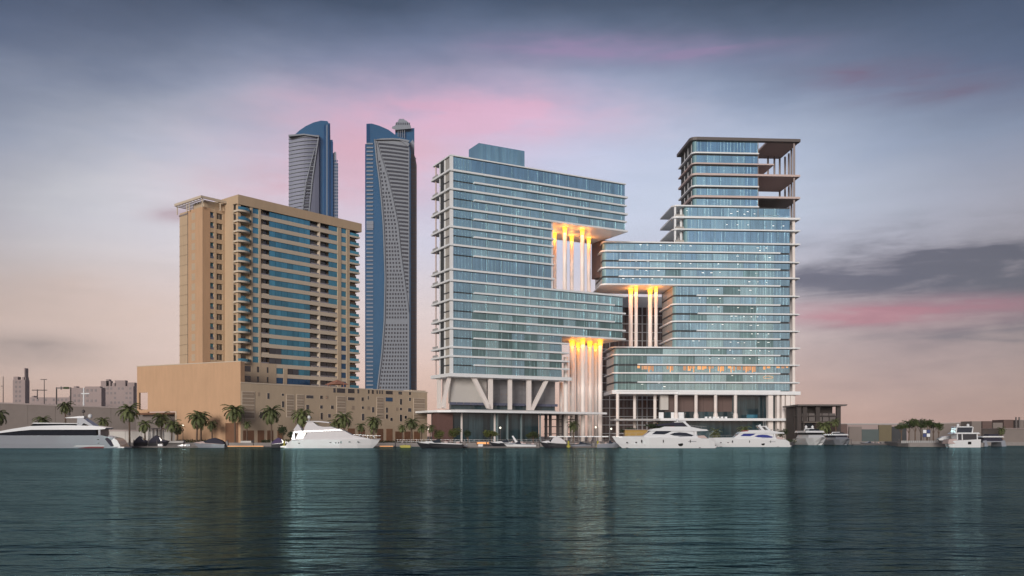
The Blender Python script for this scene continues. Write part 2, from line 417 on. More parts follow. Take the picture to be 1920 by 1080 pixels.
for k, (zt, zb) in enumerate(zr):
    zn = zr[k+1][0] if k+1 < len(zr) else zb-1.6
    low = k >= 16
    # spandrel bands
    a0 = seg['log'][0] if not low else HF.s(518)
    piece('spandrel_band', m_trim, hotel, HF, a0, seg['w2'][1], -2.2, .0, zn, zb)
    piece('spandrel_band', m_trim, hotel, HF, seg['w3'][0], seg['w3'][1], -2.2, -.02, zn, zb)
    if not low:
        piece('spandrel_band', m_trim, hotel, HF, seg['w1'][0], seg['w1'][1], -2.2, -.02, zn, zb)
        piece('pane', m_blue, hotel, HF, *seg['w1'], -.5, -.3, zb, zt)
    if k == 0: piece('lintel_band', m_stucco2, hotel, HF, seg['bal'][0], seg['w2'][1], -2.2, .05, zt, zroof0)
    g = m_blue if k < 13 else m_dark
    if not low:
        piece('loggia_window', m_dark, hotel, HF, *seg['log'], -1.7, -1.5, zb, zt)
        piece('balustrade', m_trim if k % 3 else m_steel, hotel, HF, seg['log'][0], seg['log'][1], -.35, -.25, zb, zb+.42)
        piece('frame_post', m_trim, hotel, HF, seg['log'][0]+1.6, seg['log'][0]+1.8, -1.5, -1.2, zb, zt)
        r0, r1 = seg['rib']
    else:
        r0, r1 = HF.s(539) if k == 16 else HF.s(538), seg['rib'][1]
        piece('pane', m_blue if k == 16 else m_tnavy, hotel, HF, HF.s(519), HF.s(531), -.5, -.3, zb, zt)
        piece('pier', m_stucco2, hotel, HF, HF.s(532), r0, -2.2, .03, zn, zt)
    n = 7 if not low else 4
    for i in range(n):
        u0 = r0+(r1-r0)*i/n; u1 = r0+(r1-r0)*(i+1)/n
        mm_ = m_blue
        if k >= 14 and i < 2: mm_ = m_dark
        if k == 17: mm_ = m_tnavy
        piece('pane', mm_, hotel, HF, u0+.04, u1-.04, -.5, -.3, zb, zt)
    for key in ('l1', 'l2'):
        piece('loggia_window', m_dark, hotel, HF, *seg[key], -1.8, -1.6, zb, zt)
        piece('balustrade', m_steel, hotel, HF, seg[key][0], seg[key][1], -.3, -.2, zb, zb+.5)
    piece('frame_post', m_trim, hotel, HF, seg['l1'][1], seg['l2'][0], -1.9, .0, zb, zt)
    if k < 9: piece('pane', m_blue, hotel, HF, *seg['w2'], -.5, -.3, zb, zt)
    else:
        piece('loggia_window', m_dark, hotel, HF, *seg['w2'], -1.8, -1.6, zb, zt)
        piece('balustrade', m_steel, hotel, HF, seg['w2'][0], seg['w2'][1], -.3, -.2, zb, zb+.5)
    piece('pane', m_blue if k < 12 else m_tnavy, hotel, HF, *seg['w3'], -.5, -.3, zb, zt)
    piece('balcony_window', m_dark, hotel, HF, *seg['rb'], -1.9, -1.7, zb-.2, zt)
    piece('balcony_glass', m_blue, hotel, HF, seg['rb'][0], seg['rb'][1], -.1, .0, zb-.1, zb+1.0)
    piece('balcony_slab', m_trim, hotel, HF, seg['rb'][0]-.1, seg['rb'][1]+.4, -2.1, .15, zb-.8, zb-.1)
    piece('end_wall', m_ochre, hotel, HF, seg['rb'][0], seg['rb'][1]-.2, -2.15, -2.0, zn, zb-.8)
    if not low:                                                   # curved balconies by the corner
        b0, b1 = seg['bal']
        arc = []
        for i in range(9):
            tt = i/8; arc.append(tuple(HF.p(b0+.3+(b1-b0-.3)*tt, -.2+2.1*math.sin(math.pi*min(1, .18+tt*.82))**.8)[:2]))
        back = [tuple(HF.p(b1, -2.2)[:2]), tuple(HF.p(b0, -2.2)[:2])]
        MB().prism(arc+back, zb-.75, zb-.1).build('balcony_slab', m_trim, hotel)
        r = MB()
        for i in range(8):
            p, q_ = arc[i], arc[i+1]
            v = (Vector(q_)-Vector(p)).normalized(); nv = Vector((v.y, -v.x))*.05
            r.hexa([(p[0]-nv.x, p[1]-nv.y, zb-.1), (q_[0]-nv.x, q_[1]-nv.y, zb-.1), (q_[0]+nv.x, q_[1]+nv.y, zb-.1), (p[0]+nv.x, p[1]+nv.y, zb-.1),
                    (p[0]-nv.x, p[1]-nv.y, zb+.95), (q_[0]-nv.x, q_[1]-nv.y, zb+.95), (q_[0]+nv.x, q_[1]+nv.y, zb+.95), (p[0]+nv.x, p[1]+nv.y, zb+.95)])
        r.build('balcony_glass', m_blue, hotel)
        piece('balcony_window', m_dark, hotel, HF, b0, b0+1.1, -1.4, -1.2, zb, zt)
        piece('balcony_window', m_blue if k < 13 else m_dark, hotel, HF, b0+1.1, b1-1.2, -1.6, -1.4, zb, zt)
        piece('balcony_wall', m_stucco2, hotel, HF, b1-1.2, b1, -1.7, -1.3, zb, zt)
        piece('balcony_wall', m_stucco2, hotel, HF, b0, b1, -2.2, -1.5, zn, zb)
    else:
        if k == 16: piece('lower_wall', m_stucco2, hotel, HF, -.2, HF.s(518), -2.2, .06, GZ, zr[15][1])
        for a, c in ((454, 470), (481.5, 486), (500, 503)):
            piece('window', m_dark, hotel, HF, HF.s(a), HF.s(c), -.1, .10, zb+.1, zt)
# left block, set back
P1 = HF.p(0, 0) ; 
AF = Face(0, 0, u=HF.u, org=(HS.p(8.4, 0).x, HS.p(8.4, 0).y))
sA = AF.s(380)
A0 = AF.p(sA, 0)
AL = Face(0, 0, u=vL, out=(-1, -1), org=(A0.x, A0.y))
za = HC+(HZ-387)/F*A0.y
piece('left_block', m_stucco, hotel, AF, sA, 1.0, -16, -1.2, GZ, za)
a1, a2, a3, a4 = AF.s(381), AF.s(401.5), AF.s(406), AF.s(417.5)
for a, c in ((sA, a1), (a2, a3), (a4, .3)): piece('pier', m_stucco, hotel, AF, a, c, -1.2, .05 if a == a2 else 0, GZ, za)
arow = [AF.z(390, 395.7+19.05*k) for k in range(16)]
for k, zt in enumerate(arow[:15]):
    zb = AF.z(390, 395.7+19.05*k+11.3); zn = arow[k+1]
    if k == 0: piece('spandrel_band', m_stucco, hotel, AF, a1, a4, -1.2, -.05, zt, za)
    piece('spandrel_band', m_stucco, hotel, AF, a1, a2, -1.2, -.04, zn, zb); piece('spandrel_band', m_stucco, hotel, AF, a3, a4, -1.2, -.04, zn, zb)
    piece('pane', m_blue if k % 4 else m_tblue, hotel, AF, a1, a2, -1.1, -.7, zb, zt)
    piece('balcony_glass', m_tpale, hotel, AF, a1+.4, a2, -.3, -.2, zb, zb+.9)
    piece('pane', m_dark, hotel, AF, a3, a4, -.6, -.5, zb, zt-.3)
    piece('window_bar', m_trim, hotel, AF, (a3+a4)/2-.06, (a3+a4)/2+.06, -.5, -.4, zb, zt-.3)
# orange side face, then a strip of grey-green glass
o1 = AL.s(352); o2 = AL.s(336.5)
piece('side_wall', m_ochre, hotel, AL, 0, o1, -3, .02, GZ, za)
for k, zt in enumerate(arow[:15]):
    zn = arow[k+1]
    piece('side_window', m_stucco2, hotel, AL, AL.s(366), AL.s(359.5), 0, .06, zn+1.1, zt-.1)
    piece('pane', m_greyglass, hotel, AL, o1, o2, -1, -.1, zn+.12, zt-.06)
    piece('floor_line', m_bronze, hotel, AL, o1, o2+.2, -1, .0, zt-.06, zt+.12)
piece('corner_strip', m_dark, hotel, AL, o1-.25, o1, -1, .08, GZ, za)
piece('floor_line', m_bronze, hotel, AL, o1, o2+.3, -8, .1, arow[0]+.1, arow[0]+.6)
# roof pergola over the left block
zp = HC+(HZ-366)/F*(A0.y-2)
pg = MB()
def bar3(m, a, c, w_, h):
    a = Vector(a); c = Vector(c); v = (c-a); v.z = 0; v.normalize(); n = Vector((-v.y, v.x, 0))*w_/2
    u = Vector((0, 0, h))
    m.hexa([a-n, c-n, c+n, a+n, a-n+u, c-n+u, c+n+u, a+n+u])
fr = piece('pergola_beam', m_trim, hotel, AF, sA-1.2, AF.s(429), .9, 1.4, zp-.9, zp)
MB().fbox(AL, -1.4, o2+1, 1.0, 1.5, zp-.9, zp).build('pergola_beam', m_trim, hotel)
MB().fbox(AL, -1.2, o2+1, -7, -6.5, zp-.9, zp).build('pergola_beam', m_trim, hotel)
for i in range(9):
    a = .2+i*(o2)/8
    MB().fbox(AL, a, a+.25, -6.6, 1.2, zp-1.2, zp-.9).build('pergola_slat', m_trim, hotel)
for a, dd in ((-.8, .6), (o2+.5, .6), (o2/2, .6), (o1, .3), (o2+.5, -6.6), (-.8, -6.6)):
    MB().tube(AL.p(a, dd, za-.5), AL.p(a, dd, zp-.9), .22, n=6).build('pergola_post', m_trim, hotel)
piece('roof_block', m_stucco2, hotel, AF, sA+1.5, AF.s(428), -9, -1.5, za-.1, za+2.6)

# ------------------------------------------------------------------ beige podium building
PF = Face(451, 305, vp=2350)
TF = Face(451, 305, vp=None, u=((-2350-CX), F), out=(-.5, -1))
pod = thing('podium_building', 'long low sandy building with scattered small windows and one big blank wall', 'building', (PF.o.x, PF.o.y, GZ))
pz = lambda px, y: PF.z(px, y)
zpod = HC+(HZ-718)/F*305
sR = PF.s(801)
piece('front_wall', m_stucco2, pod, PF, 0, sR, -14, 0, GZ, zpod)
piece('parapet', m_trim, pod, PF, 0, sR+.2, -.8, .15, zpod-.05, zpod+.35)
zT = HC+(HZ-678)/F*305
s28 = TF.s(328); s61 = TF.s(260.5); s78 = TF.s(277); s57 = TF.s(257)
zS = TF.z(328, 771)
zo1 = TF.z(270, 736); zo0 = TF.z(270, 768)
piece('blank_wall', m_ochre, pod, TF, 0, s28, -2, 0, GZ, zT)
piece('blank_wall', m_ochre, pod, TF, s28, s57, -.8, 0, zo1, zT)
piece('blank_wall', m_ochre, pod, TF, s28, s78, -.8, 0, zS, zo1)
piece('blank_wall', m_ochre, pod, TF, s61, s57, -.8, 0, zS-.4, zo1)
piece('wall_opening_sill', m_ochre, pod, TF, s78, s61, -.8, 0, zS-.4, zo0)
piece('wall_cap', m_trim, pod, TF, -.1, s57+.15, -.6, .12, zT, zT+.3)
piece('soffit_band', m_door, pod, TF, s28, s57+.1, -5, .08, zS-1.1, zS-.41)
piece('recessed_wall', m_conc, pod, TF, s28, s57+4, -6.5, -3, GZ, zS-1.1)
piece('corner_pier', m_trim, pod, TF, s28-.9, s28-.3, 0, .15, GZ, zS)
# window, screen and door rectangles measured on the front
DK = [(501,737,505,748),(528,738,532,742),(574,741,587,746.7),(600,741.7,604.7,748),(600,760,604.7,766),(620.3,760.3,625.3,766.7),(600.8,774,604.7,786.7),
 (615,776.3,619.7,783),(652,744.7,664.2,750.3),(677.5,745,681.7,751.7),(678,762,682,766.7),(678.3,775.8,682.5,788.3),(697.2,763.3,701.3,773.3),
 (723.3,764.2,727,773.7),(723.3,777,727,785),(731.7,783.3,735.8,789.2),(749.5,748,753.3,758.7),(749.5,764.7,753.3,769.2),(749.5,777.5,753.3,790),
 (766.7,745.8,770,751.7),(765,765.3,770.8,772),(758.3,779.7,762.5,785),(487,772.6,495,784.6),(528.5,752.4,532.4,763.8),(574,759,579,768),
 (689,742.5,691,749)]
for x0, y0, x1, y1 in DK:
    a, c = PF.s(x0), PF.s(x1); z1, z0 = pz(x0, y0), pz(x0, y1)
    w_ = piece('window_frame', m_trim, pod, PF, a-.12, c+.12, 0, .06, z0-.14, z1+.14)
    piece('window', m_dark, pod, PF, a, c, 0, .09, z0, z1)
for x0, y0, x1, y1 in [(723.3,745,735.8,752.5)]:
    piece('window', m_tnavy, pod, PF, PF.s(x0), PF.s(x1), 0, .09, pz(x0, y1), pz(x0, y0))
for x0, y0, x1, y1 in [(610,742,615,748),(659,761,664,768),(688.5,762,693,768),(742,764,746,770),(482.8,735.7,487,742.7)]:
    piece('window', m_niche, pod, PF, PF.s(x0), PF.s(x1), 0, .09, pz(x0, y1), pz(x0, y0))
for x0, y0, x1, y1, n in [(454,734,476.6,785,4),(537.5,740,550,781.7,4),(556.7,740,568.7,780,4),(631.7,743.3,647,775,3),(706.7,745,718.3,786.7,4),(775.8,746.7,795.8,786.7,4)]:
    a, c = PF.s(x0), PF.s(x1); z1, z0 = pz(x0, y0), pz(x0, y1); h = (z1-z0)/n
    piece('screen_frame', m_trim, pod, PF, a-.2, c+.2, 0, .12, z0-.15, z1+.15)
    for k in range(n):
        piece('screen_panel', m_niche, pod, PF, a, c, .0, .17, z0+h*k+.25, z0+h*(k+1)-.1)
        piece('screen_bar', m_trim, pod, PF, a, c, .0, .21, z0+h*(k+.55), z0+h*(k+.55)+.12)
for x0, x1, y0 in [(455.7,476,807),(483,495,807),(501,512,807),(520,530,808),(652,665,803.3),(706.7,718.3,804),(724.2,735.8,804),(741,755,809),(758,773,809),(776,787,809),(672,684,806),(600,612,806),(560,572,806)]:
    piece('door', m_door, pod, PF, PF.s(x0), PF.s(x1), 0, .09, GZ, pz(x0, y0))
piece('door', m_door, pod, TF, TF.s(447), TF.s(423), 0, .1, GZ, TF.z(435, 793))
# terrace level windows above the parapet, set back
T2z0, T2z1 = zpod-3.6, zpod-.7
for x0, x1 in [(625,629),(631.7,646.7),(652.5,664.2),(670,673),(690,692.5),(697,700.5),(706,708),(711,713),(715.5,717.5),(723.3,735.8),(747,753.3),(767,770)]:
    y0, y1 = 728+ (x0-625)*.03, 736+(x0-625)*.03
    piece('window', m_dark, pod, PF, PF.s(x0), PF.s(x1), 0, .08, pz(x0, y1), pz(x0, y0))
piece('roof_frame', m_trim, pod, PF, PF.s(775), sR, -6, -.9, zpod+.3, zpod+.9)
g = thing('roof_gazebo', 'small terracotta hipped gazebo roof on top of the sandy podium', 'gazebo', PF.p(PF.s(632, -4), -4, zpod))
c = PF.p(PF.s(632, -4), -4, zpod)
MB().lathe((c.x, c.y, c.z+1.6), [(4.6, 0), (4.6, .12), (.15, 1.9)], 4).build('roof', m_gazebo, g)
for dx in (-3, 3):
    for dy in (-2.4, 2.4): MB().tube((c.x+dx, c.y+dy, c.z), (c.x+dx, c.y+dy, c.z+1.65), .14, n=6).build('post', m_gazebo, g)

# ------------------------------------------------------------------ left glass tower (over two openings)
LF = Face(845, 360, vp=4000)
LL = Face(845, 360, u=(-LF.u.y, LF.u.x), out=(-1, -.4))
lz = lambda y: zat(y, 360)
glassL = thing('glass_tower', 'pale teal glass tower with two tall openings, standing on white slanting columns', 'building', (LF.o.x, LF.o.y, GZ))
mains = [319,354,389.5,425,459,504.6,525.8,562,597.7,615.4,650.6,667.5]
mids = [336.7,370.2,406,440,476,546,581,632,683]
def lend(y):                                    # right end of the floor just below level y
    return LF.s(1172) if y < 389 else LF.s(1034) if y < 525 else LF.s(1168) if y < 615 else LF.s(1054)
def Lp(*q): return [tuple(LF.p(a, c)[:2]) for a, c in q]
def foot(se, o=.0, back=28):
    return Lp((-o, o), (se+o, o), (se+o, -back), (26, -back), (10, -17.4-o), (-o, -17.4-o))
for y0, y1 in ((291.5, 389.5), (389.5, 525.8), (525.8, 615.4), (615.4, 700)):
    se = lend(y0+1)
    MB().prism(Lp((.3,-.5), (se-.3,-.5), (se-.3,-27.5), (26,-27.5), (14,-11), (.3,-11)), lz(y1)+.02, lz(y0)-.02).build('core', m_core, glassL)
# side glass of the openings
allv = sorted([291]+mains+mids+[700])
for i, (y0, y1) in enumerate(zip(allv[:-1], allv[1:])):
    se = lend(y0+1); z1, z0 = lz(y0)-.52, lz(y1)+.05  # panes stop short so the dark core draws a shadow line under slabs
    s1 = LF.s(885)
    zone_b = m_teal if i % 3 else m_teal2
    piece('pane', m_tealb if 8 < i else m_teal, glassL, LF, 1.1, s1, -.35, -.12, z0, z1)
    n = max(1, round((se-s1)/6.3)); 
    for k in range(n):
        a = s1+(se-s1)*k/n; c = s1+(se-s1)*(k+1)/n
        mm_ = m_tealb if i in (0, 10, 11) or (i > 16 and k % 3 == 0) else (m_teal2 if (k+i) % 2 else m_teal)
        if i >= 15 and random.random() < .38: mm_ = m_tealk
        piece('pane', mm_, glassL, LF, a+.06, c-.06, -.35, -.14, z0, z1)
    # left face: glass then open loggia
    piece('pane', m_greyglass, glassL, LL, 1.0, 5.6, -.4, -.15, z0, z1)
    piece('side_wall', m_lobbywall, glassL, LL, 6.4, 11.0, -1.4, -1.1, z0, z1)
    piece('side_post', m_slab, glassL, LL, 5.6, 6.4, -.5, .1, z0, z1)
    piece('side_post', m_slab, glassL, LL, 11.0, 11.5, -.7, .0, z0, z1)
    piece('balcony_glass', m_greyglass, glassL, LL, 6.4, 11.0, -.9, -.8, z0, z0+1.2)
mu = MB()
for i, (y0, y1) in enumerate(zip(allv[:-1], allv[1:])):
    se = lend(y0+1); s1 = LF.s(885)
    a = s1+1.575
    while a < se-.3:
        if random.random() < .35: mu.fbox(LF, a-.05, a+.05, -.14, -.04, lz(y1), lz(y0))
        a += 1.575
    for a in (2.4, 3.8, 5.2, 6.6, 8.0): mu.fbox(LF, a-.05, a+.05, -.14, -.04, lz(y1), lz(y0))
mu.build('mullion', m_mull, glassL, kind='stuff')
for px in (885, 913.5, 941, 969, 994):
    piece('vertical_post', m_mull, glassL, LF, LF.s(px)-.14, LF.s(px)+.14, -.14, .02, lz(700), lz(370))
for px in (1019,): piece('vertical_post', m_mull, glassL, LF, LF.s(px)-.14, LF.s(px)+.14, -.14, .02, lz(700), lz(354))
for px in (1046, 1096, 1120, 1146): piece('vertical_post', m_mull, glassL, LF, LF.s(px)-.14, LF.s(px)+.14, -.14, .02, lz(615), lz(526))
piece('corner_post', m_slab, glassL, LF, -.15, 1.1, -.9, .12, lz(700), lz(291))
for y in mains:
    above, below_ = lend(y-2), lend(y+2); se = max(above, below_)
    ms = m_slab
    o = .95
    th = .74
    MB().prism(foot(se, o), lz(y)-th/2, lz(y)+th/2).build('floor_slab', m_slab, glassL)
for y in mids:
    se = lend(y)
    if 525 < y < 615: se = LF.s(1151)
    elif y > 615: se = LF.s(1066)
    elif y > 389: se = LF.s(1036)
    else: se = se+.4
    piece('brise_soleil', m_slab, glassL, LF, LF.s(888), se, -.4, .95, lz(y)-.33, lz(y)+.33)
for y in (650.6, 667.5): piece('brise_soleil', m_slab, glassL, LF, LF.s(1054), LF.s(1066), -6, .95, lz(y)-.3, lz(y)+.3)
MB().prism(foot(LF.s(1172), .35), lz(291)-.2, lz(291)+.3).build('roof_edge', m_slab, glassL)
piece('opening_reveal', m_slab, glassL, LF, LF.s(1034.5), LF.s(1037), -27, -.4, lz(525), lz(391))
MB().prism(foot(LF.s(1066), 1.0), lz(700)-1.3, lz(700)+.1).build('floor_slab', m_slab, glassL)
for y in [291]+mains: pass
for s_ in (.2, ): MB().tube(LL.p(16.2, -.5, lz(700)), LL.p(16.2, -.5, lz(291)), .32, n=8).build('loggia_column', m_soffit, glassL)
MB().tube(LL.p(16.8, -5.5, lz(700)), LL.p(16.8, -5.5, lz(291)), .3, n=8).build('loggia_column', m_soffit, glassL)
for a, dd in ((16.2, -.5), (12.6, -.5)):
    m2 = MB()
    for y0, y1 in zip(([291]+mains)[:-1], mains):
        z = lz(y1)+.3
        m2.fbox(LL, 11.6, 17.2, .55, .62, z+.25, z+1.1)
    if a > 13: m2.build('loggia_railing', m_slabg, glassL)
# roof plant box
RB = Face(0, 0, u=LF.u, org=tuple(LF.p(0, -9)[:2]))
b0, b1 = RB.s(898), RB.s(983.5)
zt = RB.z(898, 268)
MB().prism([tuple(RB.p(a, c)[:2]) for a, c in ((b0, 0), (b1, 0), (b1, -10), (b0, -10))], lz(291), zt).build('plant_box', m_teal, glassL)
for k in range(12):
    a = b0+(b1-b0)*k/12
    piece('plant_panel', m_teal if k % 2 else m_teal2, glassL, RB, a+.05, a+(b1-b0)/12-.05, 0, .12, lz(290), zt-.3)
# tall columns with lit capitals
def column(parent, f, px, d, z0, z1, r, ma=m_col, lit=True, pw=170, base=170):
    s_ = f.s(px, d); p = f.p(s_, d)
    m = MB(); m.smooth = True; m.tube((p.x, p.y, z0), (p.x, p.y, z1-2.6), r, n=14); c = m.build('column', ma, parent)
    if lit:
        k = MB(); k.smooth = True
        k.lathe((p.x, p.y, z1-2.6), [(r*1.01, 0), (r*1.05, 1.2), (r*1.28, 2.3), (r*1.28, 2.55)], 14); k.build('capital', m_cap, c)
        l = bpy.data.lights.new('uplight', 'POINT'); l.energy = pw; l.color = (1.0, .30, .04); l.shadow_soft_size = .3
        lo = bpy.data.objects.new('uplight', l); COL.objects.link(lo)
        lo.location = (p.x-.2, p.y-r-1.0, z1-2.4)
        for q_ in (.12, .5):  # fill lights added in mid-air so the columns glow; no fittings
            l2 = bpy.data.lights.new('column_fill_light', 'POINT'); l2.energy = base; l2.color = (1, .84, .76); l2.shadow_soft_size = .4
            lo2 = bpy.data.objects.new('column_fill_light', l2); COL.objects.link(lo2)
            lo2.location = (p.x+.6, p.y-r-4.2, max(z0, GZ)+1.0+(z1-max(z0, GZ))*q_)
zs = lz(389.5)-.35
for px, d, r in ((1059,-5,.9),(1092,-5,.9),(1040,-17,.85),(1072,-18,.85),(1104,-18,.85)):
    column(glassL, LF, px, d, lz(525.8), zs, r, pw=800)
zs = lz(615.4)-.35; zcan = zat(769, 352)
for px, d, r in ((1093,-5,1.0),(1125.5,-5,1.0),(1073,-12,1.2),(1106,-12,1.1),(1084,-19,1.0),(1117,-19,1.0)):
    column(glassL, LF, px, d, GZ, zs, r, pw=420)
column(glassL, LF, 1061, -4, GZ, lz(700)-1.0+13, 1.0, lit=False)
column(glassL, LF, 1052, -16, GZ, lz(700)-1.0+2.6, .8, lit=False)
# link block behind the upper opening
piece('rear_block', m_brown, glassL, LF, LF.s(1128, -19), LF.s(1166, -19), -27.5, -19, lz(470), lz(390))
piece('rear_block_window', m_core, glassL, LF, LF.s(1135, -19), LF.s(1158, -19), -19.1, -18.9, lz(418), lz(400))
# slanting and upright columns of the base
def strut(x0, y0, x1, y1, d, w_, nm='slanting_column'):
    a, c = LF.s(x0, d), LF.s(x1, d)
    zA, zB = LF.z(x0, y0, d), LF.z(x1, y1, d)
    MB().hexa([LF.p(a-w_, d+.7, zA), LF.p(a+w_, d+.7, zA), LF.p(a+w_, d-.7, zA), LF.p(a-w_, d-.7, zA),
               LF.p(c-w_, d+.7, zB), LF.p(c+w_, d+.7, zB), LF.p(c+w_, d-.7, zB), LF.p(c-w_, d-.7, zB)]).build(nm, m_col, glassL)
strut(888, 708, 917, 766, -1.5, .95)
strut(919.5, 706, 919.5, 767, -1.5, .85, 'upright_column')
strut(956, 708, 956, 768, -1.5, .72, 'upright_column')
strut(991.5, 710, 991.5, 770, -1.5, .88, 'upright_column')
strut(1024, 714, 996, 770, -1.5, .85)
strut(844, 702, 829, 764, -3.5, .6)
strut(823, 706, 823, 766, -14, .7, 'upright_column')
strut(833, 706, 833, 766, -16, .6, 'upright_column')
zc0 = zat(770, 352)
piece('pale_wall', m_lobbywall, glassL, LF, LF.s(846, -6), LF.s(912, -6), -9, -6, zc0+3.5, lz(700)-1.3)
for k in range(6):
    a = LF.s(914, -8)+(LF.s(1041, -8)-LF.s(914, -8))*k/6; c = LF.s(914, -8)+(LF.s(1041, -8)-LF.s(914, -8))*(k+1)/6
    for j in range(5):
        h = (lz(700)-1.3-zc0-3.3)/5
        piece('wall_panel', m_greypanel, glassL, LF, a+.05, c-.05, -9, -8, zc0+3.3+h*j+.05, zc0+3.3+h*(j+1))
piece('recessed_glazing', m_deep, glassL, LF, LF.s(846, -7), LF.s(1041, -7), -9, -7.2, zc0, zc0+3.3)
for k in range(20):
    a = LF.s(843, -5.5)+k*3.3
    if LF.p(a, -5.5).x/LF.p(a, -5.5).y*F+CX < 1040: piece('glass_balustrade', m_tpale, glassL, LF, a, a+3.1, -5.6, -5.5, zc0+2.9, zc0+4.0)
# canopy slab over the lobby
cz1 = zat(768.5, 350)
cf = [(-9.5,-9),(-9.4,-2),(-7.5,3.5),(-3,6.8),(3,8)]
cf += [(LF.s(1138, 8), 8), (LF.s(1138, 8), -26), (-9.5, -26)]
can = MB().prism(Lp(*cf), cz1-.85, cz1).build('canopy_slab', m_slab, glassL)
piece('upper_deck', m_slabg, glassL, LF, 0, LF.s(1040, 4), -6, 5, cz1, cz1+.5)
# lobby below the canopy
lob = LF.s(1010, 0)
n = 13
for k in range(n):
    a = -2+(lob+2)*k/n; c = -2+(lob+2)*(k+1)/n
    piece('lobby_pane', m_deep, glassL, LF, a+.06, c-.06, -.2, 0, GZ, cz1-.9)
piece('brick_wall', m_brick, glassL, LF, -6.5, .5, -4, 1.0, GZ, cz1-.9)
for px in (865, 927, 932, 951, 977, 1012): piece('lobby_post', m_col if px in (865, 927) else m_mull, glassL, LF, LF.s(px)-.3, LF.s(px)+.3, 0, .5, GZ, cz1-.85)
for px in (1000, 1004, 1023, 1031, 1045, 1055, 1080): piece('lobby_post', m_pole, glassL, LF, LF.s(px, -6), LF.s(px, -6)+1.0, -7, -6, GZ, cz1-.85)
for zf in (.25, .5, .75): piece('lobby_transom', m_pole, glassL, LF, LF.s(1022, -6), LF.s(1085, -6), -7, -6.5, GZ+(cz1-GZ)*zf, GZ+(cz1-GZ)*zf+.35)
piece('lobby_core', m_core, glassL, LF, 0, LF.s(1000), -20, -2, GZ, cz1-1)
# ------------------------------------------------------------------ right glass tower (stepped, with open roof decks)
RF = Face(1300, 415, vp=27300)
RL = Face(1262, 415, u=(-.0625, .998), out=(-1, 0))
rz_ = lambda y: zat(y, 415)
glassR = thing('glass_tower', 'stepped blue glass tower with rounded slab edges and open decks at its top right', 'building', (RF.o.x, RF.o.y, GZ))
def Rp(*q): return [tuple(RF.p(a, c)[:2]) for a, c in q]
def rfoot(s0, s1, o, r, back, n=5):
    """footprint with a rounded front left corner"""
    q = [(s1, o), (s1, -back), (s0, -back)]
    for i in range(n+1):
        t = math.pi/2*i/n; q.append((s0+r-r*math.cos(t), o-r+r*math.sin(t)))
    return Rp(*q)
sx = RF.s
zones = [(258,386.7,1300,1421),(386.7,456,1283,1481),(456,535,1130,1481),(535,652,1262,1481),(652,733,1152,1481)]
for y0, y1, a, c in zones:
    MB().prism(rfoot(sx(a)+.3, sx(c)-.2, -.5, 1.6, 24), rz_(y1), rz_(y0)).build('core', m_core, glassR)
RV = [258,286.7,306.7,327,349,368.5,386.7,408,430.7,456,473,490,504,520,535,554,571,588,603,620,635,652,666,684,700,717,733]
def rl(y): return 1300 if y < 386 else 1283 if y < 455 else 1130 if y < 534 else 1262 if y < 651 else 1152
def rr(y): return 1421 if y < 386 else 1481
for i, (y0, y1) in enumerate(zip(RV[:-1], RV[1:])):
    a, c = sx(rl(y0+1)), sx(rr(y0+1)); z1, z0 = rz_(y0)-(1.05 if y0 < 386 and y0 > 258 else .62), rz_(y1)+.25  # lowered pane tops leave dark core showing as shadow under each slab
    warm = y0 == 684
    n = round((c-a)/(6.6 if y0 < 456 else 7.6))
    for k in range(n):
        p, q_ = a+(c-a)*k/n, a+(c-a)*(k+1)/n
        if k == 0: p += 1.5
        xm = (a+(c-a)*(k+.5)/n)
        mm_ = m_teal
        if (y0 > 456 and k < n*.2) or y0 in (258, 430.7): mm_ = m_tealb
        elif (i*7+k*3) % 5 < 2: mm_ = m_teal2
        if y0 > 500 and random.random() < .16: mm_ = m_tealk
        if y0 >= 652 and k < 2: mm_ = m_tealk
        if k > n-2: mm_ = m_tealb
        if y0 > 456 and (i*3+k) % 7 == 0 and k > n*.4: mm_ = m_tealb
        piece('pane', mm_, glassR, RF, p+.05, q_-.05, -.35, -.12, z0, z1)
    # rounded glass corner and the side
    MB().prism(rfoot(a, a+1.52, -.12, 1.5, 1.6), z0, z1).build('corner_pane', m_corner, glassR)
    side = Face(0, 0, u=(-.0625, .998), out=(-1, 0), org=tuple(RF.p(a, 0)[:2]))
    if y0 > 534 and y0 < 652: piece('side_panel', m_greyglass, glassR, side, 1.6, 22, -.4, -.1, z0, z1)
    else:
        piece('side_pane', m_greyglass if y0 > 456 else m_core, glassR, side, 1.6, 22, -3.0 if y0 < 456 else -.4, -2.6 if y0 < 456 else -.1, z0, z1)
        if y0 < 456:
            for k in range(3): piece('side_post', m_slab, glassR, side, 4+6.3*k, 4.8+6.3*k, -.9, -.2, z0, z1)
m2 = MB()
for i, (y0, y1) in enumerate(zip(RV[:-1], RV[1:])):
    a, c = sx(rl(y0+1))+2, sx(rr(y0+1))
    while a < c:
        if random.random() < .5: m2.fbox(RF, a-.04, a+.04, -.12, -.04, rz_(y1), rz_(y0))
        a += 1.6
m2.build('mullion', m_mull, glassR, kind='stuff')
for px in (1418, 1436): piece('vertical_post', m_mull, glassR, RF, sx(px)-.18, sx(px)+.18, -.12, -.02, rz_(733), rz_(473))
th = .62
